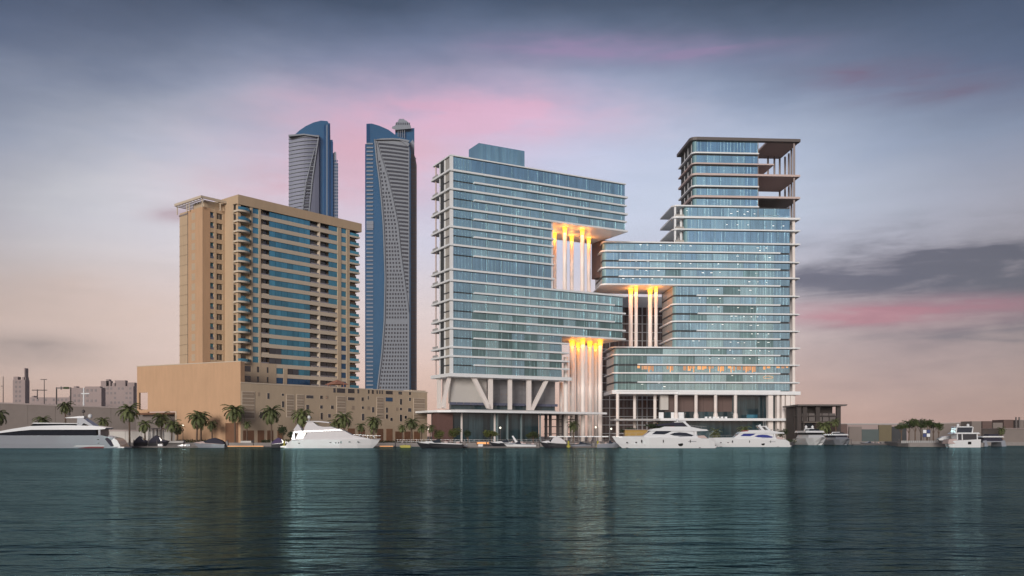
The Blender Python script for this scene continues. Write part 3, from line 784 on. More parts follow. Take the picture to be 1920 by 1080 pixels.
for y in RV:
    la = min(rl(y-2), rl(y+2)); wrap = True; end = 1462; a = la
    long_ = y in (258,327,368.5,408,430.7,456,490,520,554,588,620,652,684,717)
    if y in (286.7,306.7,349,386.7): end = 1422
    if y == 306.7: end = 1450
    if y == 408: la = 1264; 
    if y in (386.7, 430.7): la = 1264
    ms = m_slab
    if long_: end = 1499
    if y in (520, 554, 588, 620, 490, 684, 717):
        la = {490:1160, 520:1160, 554:1306, 588:1308, 620:1306, 684:1195, 717:1195}[y]
        piece('brise_soleil', m_slab, glassR, RF, sx(la), sx(1483), -.4, 1.0, rz_(y)-.31, rz_(y)+.31)
        p = Rp((sx(1483), 1.0), (sx(1499), .2), (sx(1499), -16), (sx(1483), -20))
        MB().slab2([(*q_, rz_(y)-.28) for q_ in p], [(*q_, rz_(y)+.28) for q_ in p]).build('slab_tip', m_slab, glassR)
        continue
    if y == 456: la = 1133
    if y == 652: la = 1150; 
    if y == 258:
        continue
    t_ = th*1.5 if y in (327, 368.5, 408) else th
    mt = m_slab
    back = 25
    if y > 456 and end == 1462: 
        MB().prism(rfoot(sx(la)-.9, sx(1462), 1.0, 2.6, back), rz_(y)-t_/2, rz_(y)+t_/2).build('floor_slab', mt, glassR)
    else:
        MB().prism(rfoot(sx(la)-.9, sx(end), 1.0, 2.6, back), rz_(y)-t_/2, rz_(y)+t_/2).build('floor_slab', m_soffit if y in (306.7, 327, 368.5) else mt, glassR)
m_dkb = mat('dark_bronze', (.13, .115, .11), .5, .1, var=.1)
# crown frame with a rectangular gap
MB().prism(rfoot(sx(1299)-1.4, sx(1421)+.2, 1.4, 3, 25), rz_(263.5), rz_(258)).build('roof_slab', m_dkb, glassR)
piece('roof_beam', m_dkb, glassR, RF, sx(1421)+.2, sx(1499), -1.2, 1.4, rz_(263.5), rz_(258.2))
MB().prism(Rp((sx(1441), -1.2), (sx(1499), -1.2), (sx(1499), -25), (sx(1441), -25)), rz_(262.8), rz_(258.8)).build('roof_slab', m_soffit, glassR)
MB().prism(Rp((sx(1421)+.2, -21), (sx(1441), -21), (sx(1441), -25), (sx(1421)+.2, -25)), rz_(262.8), rz_(258.8)).build('roof_slab', m_soffit, glassR)
for px, d, y0 in ((1489,-.6,408),(1484,-10,408),(1479,-17,408),(1472,-22,408),(1452,-22,327),(1440,-22,327),(1462,-23,408)):
    z1 = rz_(262); p = RF.p(sx(px, d), d)
    MB().tube((p.x, p.y, rz_(y0)), (p.x, p.y, z1), .5, n=8).build('deck_column', m_bronze, glassR)
piece('deck_end_wall', m_bronze, glassR, RF, sx(1421), sx(1421)+.3, -24, -.1, rz_(408), rz_(264))
for px, d in ((1490,-1),(1496,-8)):
    piece('edge_column', m_col, glassR, RF, sx(px)-.65, sx(px)+.6, d-1, d, GZ, rz_(409))
rl_ = MB()
for i in range(30):
    a = sx(1423)+i*.55; rl_.fbox(RF, a, a+.06, .7, .75, rz_(408)+.3, rz_(408)+1.4)
rl_.fbox(RF, sx(1423), sx(1462), .7, .78, rz_(408)+1.4, rz_(408)+1.5); rl_.build('deck_railing', m_steel, glassR, kind='stuff')
for px, d in ((1266,-.2),(1272,-9),(1277,-2.5),(1281,-10)):
    s_ = sx(px, d)
    for ya, yb in ((386.7,408),(408,430.7),(430.7,456)): piece('loggia_column', m_slab, glassR, RF, s_-.45, s_+.45, d-.9, d, rz_(yb), rz_(ya))
for yb in (408, 430.7, 456): piece('loggia_balustrade', m_greyglass, glassR, RF, sx(1266), sx(1283), -.3, -.2, rz_(yb)+.3, rz_(yb)+1.4)
# ceiling lights seen through the glass
DL = [(1201,460),(1214,460.5),(1239,461),(1256,461),(1276,461),(1295,461),(1421,463),(1437,463),(1425,468),(1383,479),(1443,481),(1193,491.5),(1215,491.5),(1275,494),(1295,494),(1347,494),(1384,494),
 (1164,507),(1195,507),(1212,508),(1235,508),(1318,511),(1334,511),(1350,510),(1418,511),(1169,523.5),(1187,523.5),(1200,523.5),(1223,523.5),(1241,523.5),(1260,525),(1405,527),(1421,527),(1437,528),(1312,558.5),(1327,558.5),(1350,559),
 (1346,542),(1386,543),(1407,543),(1384,576),(1347,575),(1410,577),(1380,592),(1395,592.5),(1372,592),(1409,593),(1420,593),(1336,608),(1355,608),(1408,609),(1421,609),(1410,625),(1421,625),(1441,625),(1300,639),(1311,639),(1370,641),(1384,642),(1396,642),(1422,641),(1441,641),
 (1322,655),(1348,656),(1369,656),(1408,656),(1425,657),(1442,658),(1331,672),(1348,672),(1377,672),(1406,672),(1423,673),(1444,673),(1204,721),(1246,725),(1236,718.5),(1373,704),(1409,705),(1288,395),(1371,399),(1383,395),(1396,400),(1402,395),(1415,399),(1363,420),(1383,420),(1403,420),(1450,421),(1469,421)]
for px, y in DL:
    s_ = sx(px); w_ = random.uniform(.25, .6)
    piece('ceiling_light', m_glow, glassR, RF, s_-w_, s_+w_, -.1, -.06, rz_(y+.4), rz_(y-.4))
for x0, x1, dy in [(1195,1207,8),(1207,1228,9),(1250,1265,8),(1281,1292,8),(1292,1304,5),(1308,1320,7),(1320,1338,6),(1346,1358,8),(1365,1378,7),(1382,1392,8),(1393,1404,10),(1405,1417,9),(1431,1447,5),(1456,1477,3)]:
    a = sx(x0)
    while a < sx(x1)-.5:
        w_ = random.uniform(.5, 1.8); hh = dy*random.uniform(.5, 1.1)
        piece('lit_interior', m_warm if random.random() < .4 else m_warm2, glassR, RF, a, a+w_, -.1, -.06, rz_(686.8+hh), rz_(686.4))
        a += w_+random.uniform(.1, .9)
for x in (1216,1256,1300,1330,1350,1370,1410,1398): piece('lit_interior', m_warm, glassR, RF, sx(x), sx(x)+.45, -.1, -.05, rz_(698), rz_(687))
c = RF.p(sx(1440), .05)
tr = MB()
for i in range(18):
    t0, t1 = 2*math.pi*i/18, 2*math.pi*(i+1)/18
    tr.tube((c.x+2.3*math.cos(t0), c.y, rz_(707)+.65*math.sin(t0)), (c.x+2.3*math.cos(t1), c.y, rz_(707)+.65*math.sin(t1)), .09, n=5)
tr.build('chandelier_ring', m_warm, glassR)
# tall columns of the middle opening, standing on the lower wing
zs = rz_(535)-.3
for px, d, r in ((1192.7,-4,.8),(1230,-4,.8),(1182.6,-11,1.05),(1219,-11,1.05)):
    column(glassR, RF, px, d, rz_(652), zs, r, pw=800)
# base: columns, terrace slab, recessed louvres
piece('soffit_slab', m_slab, glassR, RF, sx(1150)-.6, sx(1271), -24, .5, rz_(739), rz_(733.3))
piece('soffit_slab', m_slab, glassR, RF, sx(1271), sx(1499), -20, 1.4, rz_(740), rz_(733.6))
for px in (1267.6,1305,1341.7,1379):
    p = RF.p(sx(px), 0); m3 = MB(); m3.smooth = True
    m3.tube((p.x, p.y, rz_(786)), (p.x, p.y, rz_(740)), .8, n=12).build('base_column', m_col, glassR)
    MB().lathe((p.x, p.y, rz_(785)), [(1.1, 0), (1.15, 1.6), (.85, 2.8)], 12).build('planter_pot', m_col, glassR)
for a, c in ((1441,1450),(1457,1462),(1466,1471.5),(1474,1482),(1483,1489)):
    piece('base_fin', m_col, glassR, RF, sx(a), sx(c), -3, -.2, GZ, rz_(740.2))
for px, d in ((1158,-.5),(1190,-10),(1228,-7)):
    p = RF.p(sx(px, d), d); MB().tube((p.x, p.y, GZ), (p.x, p.y, rz_(739)), .78, n=12).build('tall_column', m_col, glassR)
piece('terrace_slab', m_slab, glassR, RF, sx(1235), sx(1500), -24, 3.5, rz_(789), rz_(784.5))
piece('terrace_slab', m_slabg, glassR, RF, sx(1150), sx(1235), -12, 3.0, rz_(789), rz_(785.5))
for j in range(9):
    a = sx(1253)+ (sx(1420)-sx(1253))*j/9; c = sx(1253)+(sx(1420)-sx(1253))*(j+1)/9
    piece('louvre_panel', m_brown, glassR, RF, a+.05, c-.05, -8, -7.8, rz_(771), rz_(740))
    piece('recessed_glazing', m_deep, glassR, RF, a+.05, c-.05, -8, -7.8, rz_(784.5), rz_(771.3))
for j in range(6):
    a = sx(1382)+3.8*j
    if 1: piece('recessed_glazing', m_deep, glassR, RF, a, a+3.7, -7.5, -7.3, rz_(784.5), rz_(741))
piece('recessed_wall', m_lobbywall, glassR, RF, sx(1243), sx(1258), -7.5, -5, rz_(768), rz_(740))
piece('pool_window', m_blue, glassR, RF, sx(1404), sx(1424), -3, -2.8, rz_(783.5), rz_(777))
for x0, x1, y0 in ((1237,1246,773),(1260,1266,773),(1272,1284,773)):
    piece('terrace_screen', m_slab, glassR, RF, sx(x0), sx(x1), -2, -1.8, rz_(784.5), rz_(y0))
tf = MB()
for i in range(6):
    a = sx(1320)+i*1.9
    piece('terrace_seat', m_slab, glassR, RF, a, a+1.1, .8, 1.8, rz_(784.5), rz_(784.5)+.8)
for j in range(16):
    a = sx(1240)+(sx(1481)-sx(1240))*j/16; c = sx(1240)+(sx(1481)-sx(1240))*(j+1)/16
    piece('lobby_pane', m_deep, glassR, RF, a+.06, c-.06, -4, -3.8, GZ, rz_(789))
piece('terrace_core', m_core, glassR, RF, sx(1256), sx(1430), -24, -8.2, GZ, rz_(741))
piece('side_stair_block', m_bronze, glassR, RF, sx(1462), sx(1484), -14, -3.2, GZ, rz_(786))

# ------------------------------------------------------------------ dark residential block behind the middle gap
BB = Face(1128, 495, vp=27300)
bt = thing('apartment_tower', 'dark apartment block with white floor lines glimpsed between the two glass towers', 'building', (BB.o.x, BB.o.y, GZ))
b0, b1 = 0, BB.s(1246); zt = BB.z(1128, 556)
piece('body', m_brown, bt, BB, b0, b1, -20, 0, GZ, zt-6)
piece('crown_band', m_slab, bt, BB, b0, b1, -20, .3, zt-6, zt)
nfl = 18
for k in range(nfl):
    z = zt-6-4.75*(k+1)
    if z > GZ: piece('floor_line', m_slab, bt, BB, b0, b1, 0, .35, z, z+.45)
for px in (1136,1143,1160,1170,1195,1204,1213,1225,1238):
    piece('white_pier', m_slab if px in (1143,1195,1204,1213) else m_bronze, bt, BB, BB.s(px)-.25, BB.s(px)+.25, 0, .3, GZ, zt-6)
w_ = MB()
for k in range(nfl):
    z = zt-6-4.75*(k+1)
    if z < GZ: continue
    for j in range(16):
        a = b0+(b1-b0)*j/16
        if random.random() < .8: w_.fbox(BB, a+.5, a+1.6, 0, .1, z+.9, z+4.2)
w_.build('window', m_farw, bt, kind='stuff')

# ------------------------------------------------------------------ twin curved skyscrapers, 1 km off
DT = 990.0
def tw(px, y, d=0): D = DT+d; return Vector(((px-CX)/F*D, D, zat(y, D)))
def lerp(tab, y):
    if y <= tab[0][0]: return tab[0][1]
    for (a, b), (c, d) in zip(tab[:-1], tab[1:]):
        if y <= c: return b+(d-b)*(y-a)/(c-a)
    return tab[-1][1]
def shape(m, pts, d0, d1):
    """solid with the outline pts (picture points at the tower's distance), from depth d0 back to d1"""
    if pts[0][0] < 599 and d0 < -5: d0 += 1.2
    TX = 541 if pts[0][0] < 660 else 684      # each tower is turned a little to the right
    A = [tw(x, y, d0+(x-TX)*.13) for x, y in pts]; B = [tw(x, y, d1+(x-TX)*.13) for x, y in pts]
    return m.slab2(A, B)
t1 = thing('skyscraper', 'distant curved blue skyscraper rising behind the beige striped tower', 'skyscraper', tw(588, 815))
shape(MB(), [(553,252),(562,244),(574,236),(588,229.5),(602,226),(614,227),(617,232),(617,820),(553,820)], 0, 45).build('glass_body', m_tblue, t1)
# left side: shallow curved face of pale glass
def curved(m, x0f, x1f, y0, y1, n, dep, off):
    """curved face as a strip of quads between two side outlines"""
    pass
L1 = MB(); L1.smooth = True
ring = lambda xa, xb, y, bow, off: [tw(xa+(xb-xa)*i/8, y, off-bow*math.sin(math.pi*(.1+.5*i/8))+((xa+(xb-xa)*i/8)-541)*.16) for i in range(9)]
A = ring(541.5, 598, 820, 9, 0)+[tw(598, 820)+Vector((0, 30, 0)), tw(541.5, 820)+Vector((0, 30, 0))]
B = ring(541.5, 598, 253, 9, 0)+[tw(598, 253)+Vector((0, 30, 0)), tw(541.5, 253)+Vector((0, 30, 0))]
L1.slab2(A, B); L1.smooth = False; L1.build('curved_face', m_tpale, t1)
fl = MB()
for k in range(34):
    y = 262+k*7.2
    xr = 597-(y-262)*.115
    pts = [tw(541.2+(xr-541.2)*i/8, y-3.5*math.sin(math.pi*.5*i/8)*1.8, -9.5*math.sin(math.pi*(.1+.5*i/8*(xr-541)/57))+(xr-541)*i/8*.16) for i in range(9)]
    for p, q_ in zip(pts[:-1], pts[1:]):
        u = Vector((0, -.8, 0)); h = Vector((0, 0, 1.0 if k % 2 else .8))
        fl.hexa([p, q_, q_+u, p+u, p+h, q_+h, q_+u+h, p+u+h])
fl.build('floor_line', m_tlat, t1, kind='stuff')
cr = MB(); shape(cr, [(540.5,256),(541,252.5),(570,250.5),(598,254.5),(598,257),(570,253)], -12, 5); cr.build('cornice', m_tlat, t1)
def diag(parent, pts, w_, off, ma, name):
    m = MB()
    for (xa, ya), (xb, yb) in zip(pts[:-1], pts[1:]):
        shape(m, [(xa-w_, ya), (xa+w_, ya), (xb+w_, yb), (xb-w_, yb)], off-1.5, off)
    m.build(name, ma, parent)
diag(t1, [(597,256),(592,290),(585,340),(579,400)], 1.0, -9, m_tlat, 'lattice_rib')
diag(t1, [(590,278),(581,312),(573,345),(566,400)], .8, -9.5, m_tlat, 'lattice_rib')
la = MB()
for k in range(20):
    y = 290+k*6
    xa = lerp([(278,590),(312,581),(345,573),(400,566)], y); xb = lerp([(256,597),(290,592),(340,585),(400,579)], y)
    for j in range(3):
        x = xa+1.5+(xb-xa-3)*j/3
        shape(la, [(x, y), (x+1.8, y), (x+1.8, y+3), (x, y+3)], -10.5, -8.5)
la.build('lattice_window', m_twin, t1, kind='stuff')
for x, w_, ma in ((608.5,1.3,m_tnavy),(613,.8,m_tlat),(616,1.1,m_tnavy)):
    shape(MB(), [(x-w_, 236), (x+w_, 232), (x+w_, 820), (x-w_, 820)], -.6, 2).build('vertical_fin', ma, t1)
shape(MB(), [(616.5,234),(617,231),(619,231),(619.5,262),(622,262),(624,263),(624,820),(616.5,820)], 4, 40).build('rear_shaft', m_tblue, t1)
shape(MB(), [(620.5,264),(624.5,266),(624.5,820),(620.5,820)], 3, 30).build('rear_fin', m_tnavy, t1)
shape(MB(), [(624,288),(628,284),(630.5,286),(631,304),(634,306),(634,820),(624,820)], 6, 36).build('rear_wing', m_tslat, t1)
la = MB()
for k in range(22):
    y = 300+k*6
    for x in (625.5, 628.5, 631.5): shape(la, [(x, y), (x+1.8, y), (x+1.8, y+3.4), (x, y+3.4)], 5.6, 7)
la.build('rear_window', m_tnavy, t1, kind='stuff')

t2 = thing('skyscraper', 'distant slender skyscraper with white lattice flank and sloping blue crown', 'skyscraper', tw(728, 815))
Ac = [(260.6,702.5),(300,706),(340,711.5),(380,715.5),(427,719),(520,722),(600,720.5),(660,716),(725,708),(820,700)]
Bc = [(264,705.5),(289,712.6),(330,726),(378,737.5),(422,746),(475,751),(537,759.5),(576,765),(600,767)]
shape(MB(), [(687,232),(697,231.5),(712,236),(728,243),(746,256),(766,262),(770,285),(770,820),(687,820)], 0, 42).build('glass_body', m_tblue, t2)
shape(MB(), [(684.6,270),(687,270),(687,820),(684.6,820)], 2, 40).build('dark_edge', m_tnavy, t2)
shape(MB(), [(687.3,233),(693,232),(693,266),(687.3,266)], -.6, 1).build('crown_panel', m_tnavy, t2)
fl = MB()
y = 268
while y < 815:
    shape(fl, [(687, y), (699.5, y), (699.5, y+2.6), (687, y+2.6)], -1.2, 0); y += 7.3
fl.build('floor_line', m_tslat, t2, kind='stuff')
for y in (415, 422): shape(MB(), [(687,y),(700,y),(700,y+6),(687,y+6)], -1.6, 0).build('plant_floor_band', m_tslat, t2)
pl = MB()      # the white flank: light cladding between the curved edge and the right side
edge_l = [(lerp(Ac, y_), y_) for y_ in range(262, 822, 14)]
pts = edge_l + [(767.5, 820), (767.5, 276), (760, 268), (748, 264), (730, 261.5), (715, 261)]
shape(pl, pts, -2.2, 0); pl.build('flank_cladding', m_tlat, t2)
diag(t2, [(lerp(Ac, y_), y_) for y_ in range(261, 820, 20)], 1.2, -2.6, m_tlat, 'lattice_rib')
diag(t2, [(lerp(Bc, y_), y_) for y_ in range(264, 600, 16)], .9, -2.6, m_tlat, 'lattice_rib')
lw = MB(); sl = MB()
k = 0; y = 272.0
while y < 815:
    xa, xb = lerp(Ac, y)+2.5, min(lerp(Bc, y), 766)-1.5
    if y > 600: xb = 765
    n = int((xb-xa)/5.0)
    if not (598 < y < 604 or 608 < y < 613):
        for j in range(n):
            x = xa+(xb-xa)*(j+.2)/max(n, 1)
            shape(lw, [(x, y), (x+2.9, y), (x+2.9, y+3.7), (x, y+3.7)], -2.6, -1)
        if y < 590 and 765-lerp(Bc, y) > 3:
            x0 = lerp(Bc, y)+2; q = []
            for i in range(5):
                xx = x0+(765.5-x0)*i/4; q.append((xx, y-4.5*(1-((xx-x0)/60)**1.5)+ (xx-x0)*.05))
            shape(sl, q+[(a, b+3.5) for a, b in q[::-1]], -2.7, -1)
    y += 7.3; k += 1
lw.build('lattice_window', m_twin, t2, kind='stuff'); sl.build('window_band', m_twin, t2, kind='stuff')
cr = MB(); shape(cr, [(701,262),(715,259.5),(737,258.8),(755,260.5),(768,263),(766,266.5),(755,263.5),(737,261.5),(715,262)], -5, 2); cr.build('cornice', m_tlat, t2)
cr = MB(); shape(cr, [(748,259),(760,262),(768,270),(765,275),(757,268),(748,262)], -4, 2); cr.build('cornice', m_tlat, t2)
t3 = thing('skyscraper', 'skyscraper with a stepped beige dome, mostly hidden behind the lattice flanked one', 'skyscraper', tw(760, 815, 60))
def shp3(pts, ma, nm, d0=50, d1=80, **k_): m = MB(); shape(m, pts, d0, d1); return m.build(nm, ma, t3, **k_)
shp3([(741,243),(777,240),(777,820),(741,820)], m_tblue, 'glass_body')
shp3([(734.5,241),(735.5,237.5),(741,235),(770,235),(771,241),(742,243.5)], m_tlat, 'crown_ledge', 44, 84)
shp3([(741,235),(742,230),(746,228),(764,228),(768,231),(769,235)], m_tslat, 'crown_tier', 46, 82)
shp3([(746,228),(747.5,226),(762,226),(764,228)], m_tlat, 'crown_tier', 48, 80)
for x in range(743, 768, 4): shp3([(x,229.8),(x+1.6,229.8),(x+1.6,234),(x,234)], m_twin, 'crown_window', 45.4, 46.5)
shp3([(745,226),(748,224.5),(748,222.8),(758,222.8),(758,224.5),(761,226)], m_tslat, 'crown_cap', 48, 78)
for x in (746,750,754,758): shp3([(x,243),(x+1,243),(x+1,262),(x,262)], m_tslat, 'crown_column', 46, 50)
shp3([(770,290),(776,288),(779,296),(781.5,310),(781.5,820),(770,820)], m_bronze, 'side_wing', 20, 60)
shp3([(768,268),(774,262),(777,268),(777,290),(768,290)], m_tslat, 'side_step', 30, 60)
la = MB(); y = 296
while y < 815:
    for x in (771, 774.5, 778): shape(la, [(x, y), (x+2.2, y), (x+2.2, y+2.4), (x, y+2.4)], 19, 21)
    y += 7.3
la.build('side_balcony', m_tslat, t3, kind='stuff')

# ------------------------------------------------------------------ skyline on the left
def flat(px0, px1, y, D, dep=30): return px0, px1, y, D, dep
def tower_box(label, px0, px1, y, D, steps, ma=m_far, grid=True, name='distant_building'):
    x0, x1 = (px0-CX)/F*D, (px1-CX)/F*D
    o = thing(name, label, 'building', (x0, D, GZ))
    MB().box(x0, x1, D, D+14, GZ, zat(y, D)).build('body', ma, o)
    for a, c, yy in steps:
        MB().box((a-CX)/F*D, (c-CX)/F*D, D+2, D+12, zat(y, D), zat(yy, D)).build('roof_block', ma, o)
    if grid:
        m = MB(); z = zat(y, D)-6
        while z > 30:
            xx = x0+4
            while xx < x1-5:
                if random.random() < .75: m.box(xx, xx+3.2, D-.4, D+.1, z, z+4.0)
                xx += 6.5
            z -= 8
        m.build('window', m_farw, o, kind='stuff')
    return o
tower_box('narrow hazy tower slab at the far left with an aerial on its roof', 24, 47, 712, 1500, [(24,32,706),(40,47,707),(44,46,690)])
tower_box('long low hazy building left of the sign gantry', 56, 131, 745, 1400, [(58,62,742),(128,131,742)])
tower_box('hazy mid-rise block with several roof steps beside the big blank wall', 188, 250, 724, 1500, [(188,206,714),(209,216,718),(214,234,713),(238,251,717),(198,203,711)])
tower_box('plain hazy block in front of the stepped far mid-rise', 133, 190, 727, 1350, [(137,142,724),(158,186,724.5)])
def pole_thing(label, px, y0, y1, D, r, arms=(), name='street_lamp', cat='street lamp', ma=m_pole, group=None):
    p = W(px, D); o = thing(name, label, cat, (p.x, D, GZ), group)
    MB().tube((p.x, D, zat(y1, D)), (p.x, D, zat(y0, D)), r, r*.7, n=6).build('pole', ma, o)
    for a, c, yy in arms:
        MB().tube(((a-CX)/F*D, D, zat(yy, D)), ((c-CX)/F*D, D, zat(yy, D)), r*.7, n=5).build('arm', ma, o)
    return o
pole_thing('tall double armed lamp post between the far slab and the gantry', 83, 711, 760, 420, .22, [(76,83,711.5),(83,88,711.5)])
pole_thing('slim lamp post close to the left edge of the picture', 6, 706, 757, 420, .2, [(2,6,724)])
pole_thing('short crane mast over the long low far building', 70, 730, 748, 1300, .9, [(60,88,731.5)], 'crane', 'crane')
pole_thing('pale forked mast standing on the road ramp', 157, 727, 764, 400, .4, [(152,168,738)], ma=m_slab)
p = W(106, 430); gn = thing('sign_gantry', 'dark steel road sign gantry with hanging signs above the road ramp', 'gantry', (p.x, 430, GZ))
for px in (106, 132.5): MB().tube((W(px, 430).x, 430, zat(762, 430)), (W(px, 430).x, 430, zat(726, 430)), .32, n=6).build('post', m_pole, gn)
MB().box(W(106, 430).x, W(133, 430).x, 429.7, 430.3, zat(728.5, 430), zat(726.5, 430)).build('beam', m_pole, gn)
MB().box(W(120, 430).x, W(130, 430).x, 429.3, 429.7, zat(729.5, 430), zat(725.5, 430)).build('sign_panel', m_leafd, gn)
MB().box(W(114.5, 430).x, W(117, 430).x, 429.3, 429.7, zat(730.5, 430), zat(725, 430)).build('sign_panel', m_pole, gn)
# road ramp wall
def sloped_wall(label, pts, D0, D1, thick, name='retaining_wall', ma=m_conc):
    o = thing(name, label, 'wall', W(pts[0][0], D0, GZ))
    n = len(pts)
    for i in range(n-1):
        (xa, ya), (xb, yb) = pts[i], pts[i+1]
        Da, Db = D0+(D1-D0)*i/(n-1), D0+(D1-D0)*(i+1)/(n-1)
        a, c = W(xa, Da), W(xb, Db)
        MB().hexa([(a.x+.04, Da, GZ), (c.x-.04, Db, GZ), (c.x-.04, Db+thick, GZ), (a.x+.04, Da+thick, GZ), (a.x+.04, Da, zat(ya, Da)), (c.x-.04, Db, zat(yb, Db)), (c.x-.04, Db+thick, zat(yb, Db)), (a.x+.04, Da+thick, zat(ya, Da))]).build('wall_panel', ma, o)
        MB().hexa([(a.x, Da-.3, zat(ya, Da)), (c.x, Db-.3, zat(yb, Db)), (c.x, Db+.6, zat(yb, Db)), (a.x, Da+.6, zat(ya, Da)), (a.x, Da-.3, zat(ya, Da)+.55), (c.x, Db-.3, zat(yb, Db)+.55), (c.x, Db+.6, zat(yb, Db)+.55), (a.x, Da+.6, zat(ya, Da)+.55)]).build('coping', m_bronze, o)
    return o
sloped_wall('long grey brown wall of the road ramp sinking towards the blank wall', [(-260+i*52, 747+i*2.0) for i in range(11)], 326, 356, 9)
sloped_wall('low pale garden wall along the promenade lawn', [(205+i*30, 808.5+.1*i) for i in range(12)], 322, 322, .5, 'garden_wall', m_lobbywall)
# ------------------------------------------------------------------ air
hv = bpy.data.materials.new('haze_air'); hv.use_nodes = True
tt_ = hv.node_tree; tt_.nodes.remove(tt_.nodes['Principled BSDF'])
pv_ = tt_.nodes.new('ShaderNodeVolumePrincipled'); pv_.inputs['Color'].default_value = (.95, .90, .90, 1); pv_.inputs['Density'].default_value = .00006
tt_.links.new(pv_.outputs[0], tt_.nodes['Material Output'].inputs['Volume'])
MB().box(-2600, 2600, -900, 2600, -6, 380).build('haze', hv, None, kind='stuff')
# ------------------------------------------------------------------ right bank
D = 392; x0, x1 = W(1500, D).x, W(1573, D).x
pv = thing('waterside_pavilion', 'dark flat roofed open pavilion right of the glass towers', 'building', (x0, D, GZ))
MB().slab2([(x0-1.8, D-3, zat(761.5, D)), (x1+2.2, D-3, zat(761.5, D)), (x1+1, D+22, zat(761.5, D)), (x0-1, D+22, zat(761.5, D))], [(x0-2, D-3, zat(758.5, D)), (x1+2.8, D-3, zat(758.5, D)), (x1+1, D+22, zat(758.5, D)), (x0-1, D+22, zat(758.5, D))]).build('roof', m_dkb, pv)
MB().box(x0, x1, D+8, D+20, GZ, zat(761.5, D)).build('rear_wall', m_umber, pv)
for px in (1498, 1509, 1533, 1572): MB().box(W(px, D).x-.9, W(px, D).x+.9, D-.5, D+1, GZ, zat(761.5, D)).build('pillar', m_umber, pv)
MB().box(x0, x1, D-.6, D+8, zat(781, D), zat(779, D)).build('upper_floor_slab', m_umber, pv)
for k in range(5):
    a = x0+1+(x1-x0-2)*k/5
    MB().box(a, a+(x1-x0-2)/5-.5, D+.4, D+.6, zat(778.9, D), zat(775, D)).build('floor_railing', m_dkb, pv)
    MB().box(a, a+(x1-x0-2)/5-.4, D+.2, D+.5, zat(790, D), zat(781.5, D)).build('infill_panel', m_dkb, pv)
MB().box(x0+1, x1-1, D-2.5, D+6, zat(792.5, D), zat(791, D)).build('lower_canopy', m_dirt, pv)
for k in range(4):
    a = x0+2+k*3.6
    MB().box(a, a+2.8, D-1, D-.8, GZ, zat(793, D)).build('shop_window', m_black if k % 2 else m_dark, pv)
MB().box(W(1570, D).x, W(1592, D).x, D+2, D+10, GZ, zat(795, D)).build('side_shed', m_brown, pv)
ww = thing('hoarding_wall', 'low pinkish wall with a teal and mustard panel beyond the moored boats', 'wall', (W(1592, 400).x, 400, GZ))
for a, c, ma, y in ((1592,1616,m_conc,800),(1616,1648,mat('faded_teal_panel', (.09,.12,.12), .7),805),(1648,1672,mat('mustard_panel', (.16,.135,.08), .7),797),(1672,1700,m_core,800)):
    MB().box(W(a, 400).x+.05, W(c, 400).x-.05, 400, 401, GZ, zat(y, 400)).build('panel', ma, ww)
MB().box(W(1576, 420).x, W(1705, 420).x, 420, 422, GZ, zat(796, 420)).build('rear_wall', m_far, ww)
MB().box(W(1576, 420).x, W(1705, 420).x, 419.6, 422.4, zat(796, 420), zat(794, 420)).build('coping', m_slabg, ww)
sloped_wall('long low brown bank wall running off behind the trees on the right', [(1700+i*44, 797-1.6*i) for i in range(11)], 470, 430, 6, 'bank_wall', m_conc)
hb = thing('shed_row', 'dark jumble of low sheds with two thin chimneys at the far right', 'shed', (W(1825, 410).x, 410, GZ))
for i in range(9):
    a = 1822+i*20; h = random.uniform(788, 794)-i*.4
    MB().box(W(a, 410).x, W(a+18, 410).x, 410, 420, GZ, zat(h, 410)).build('shed_block', m_brown if i % 2 else m_conc, hb)
for px in (1905, 1911): MB().tube((W(px, 408).x, 408, GZ), (W(px, 408).x, 408, zat(782, 408)), .35, n=6).build('chimney', m_pole, hb)
gw = thing('quay_building', 'plain grey flat box shed on the quay at the right edge', 'shed', (W(1882, 345).x, 345, GZ))
MB().box(W(1880, 345).x, W(2100, 345).x, 345, 360, GZ, zat(804, 345)).build('body', m_conc, gw)
MB().box(W(1879, 345).x, W(2101, 345).x, 344.6, 360.4, zat(804, 345), zat(802.6, 345)).build('roof', m_bronze, gw)
# ------------------------------------------------------------------ boats
def hull(m, L, bw, stations, n=1):
    """loft: stations = (x, half beam at deck, half beam at water, z deck, z keel, x shift at keel)"""
    rings = []
    for x, hd, hw, zd, zk, dx in stations:
        zm = zk+(zd-zk)*.45; hm = hw+(hd-hw)*.55
        rings.append([Vector((x, -hd, zd)), Vector((x+dx*.45, -hm, zm)), Vector((x+dx, -hw, zk)), Vector((x+dx, hw, zk)), Vector((x+dx*.45, hm, zm)), Vector((x, hd, zd))])
    b = len(m.v); k = 6
    for r in rings: m.v += r
    for i in range(len(rings)-1):
        for j in range(k):
            j2 = (j+1) % k; m.f.append((b+i*k+j, b+(i+1)*k+j, b+(i+1)*k+j2, b+i*k+j2))
    m.f.append(tuple(range(b, b+k))); m.f.append(tuple(range(b+(len(rings)-1)*k+k-1, b+(len(rings)-1)*k-1, -1)))
    return m
def side_shape(m, pts, w0, w1, zr=None, bow=None):
    """solid with a side outline; half width w0 at the lowest point and w1 at the highest"""
    zs_ = [p[1] for p in pts]; lo, hi = min(zs_), max(zs_)
    def hw(x, z):
        w = w0+(w1-w0)*(z-lo)/max(hi-lo, .01)
        if bow: w *= max(.12, min(1, (bow[1]-x)/(bow[1]-bow[0]) if bow[1] > bow[0] else (x-bow[1])/(bow[0]-bow[1])))**.6
        return w
    return m.slab2([(x, -hw(x, z), z) for x, z in pts], [(x, hw(x, z), z) for x, z in pts])
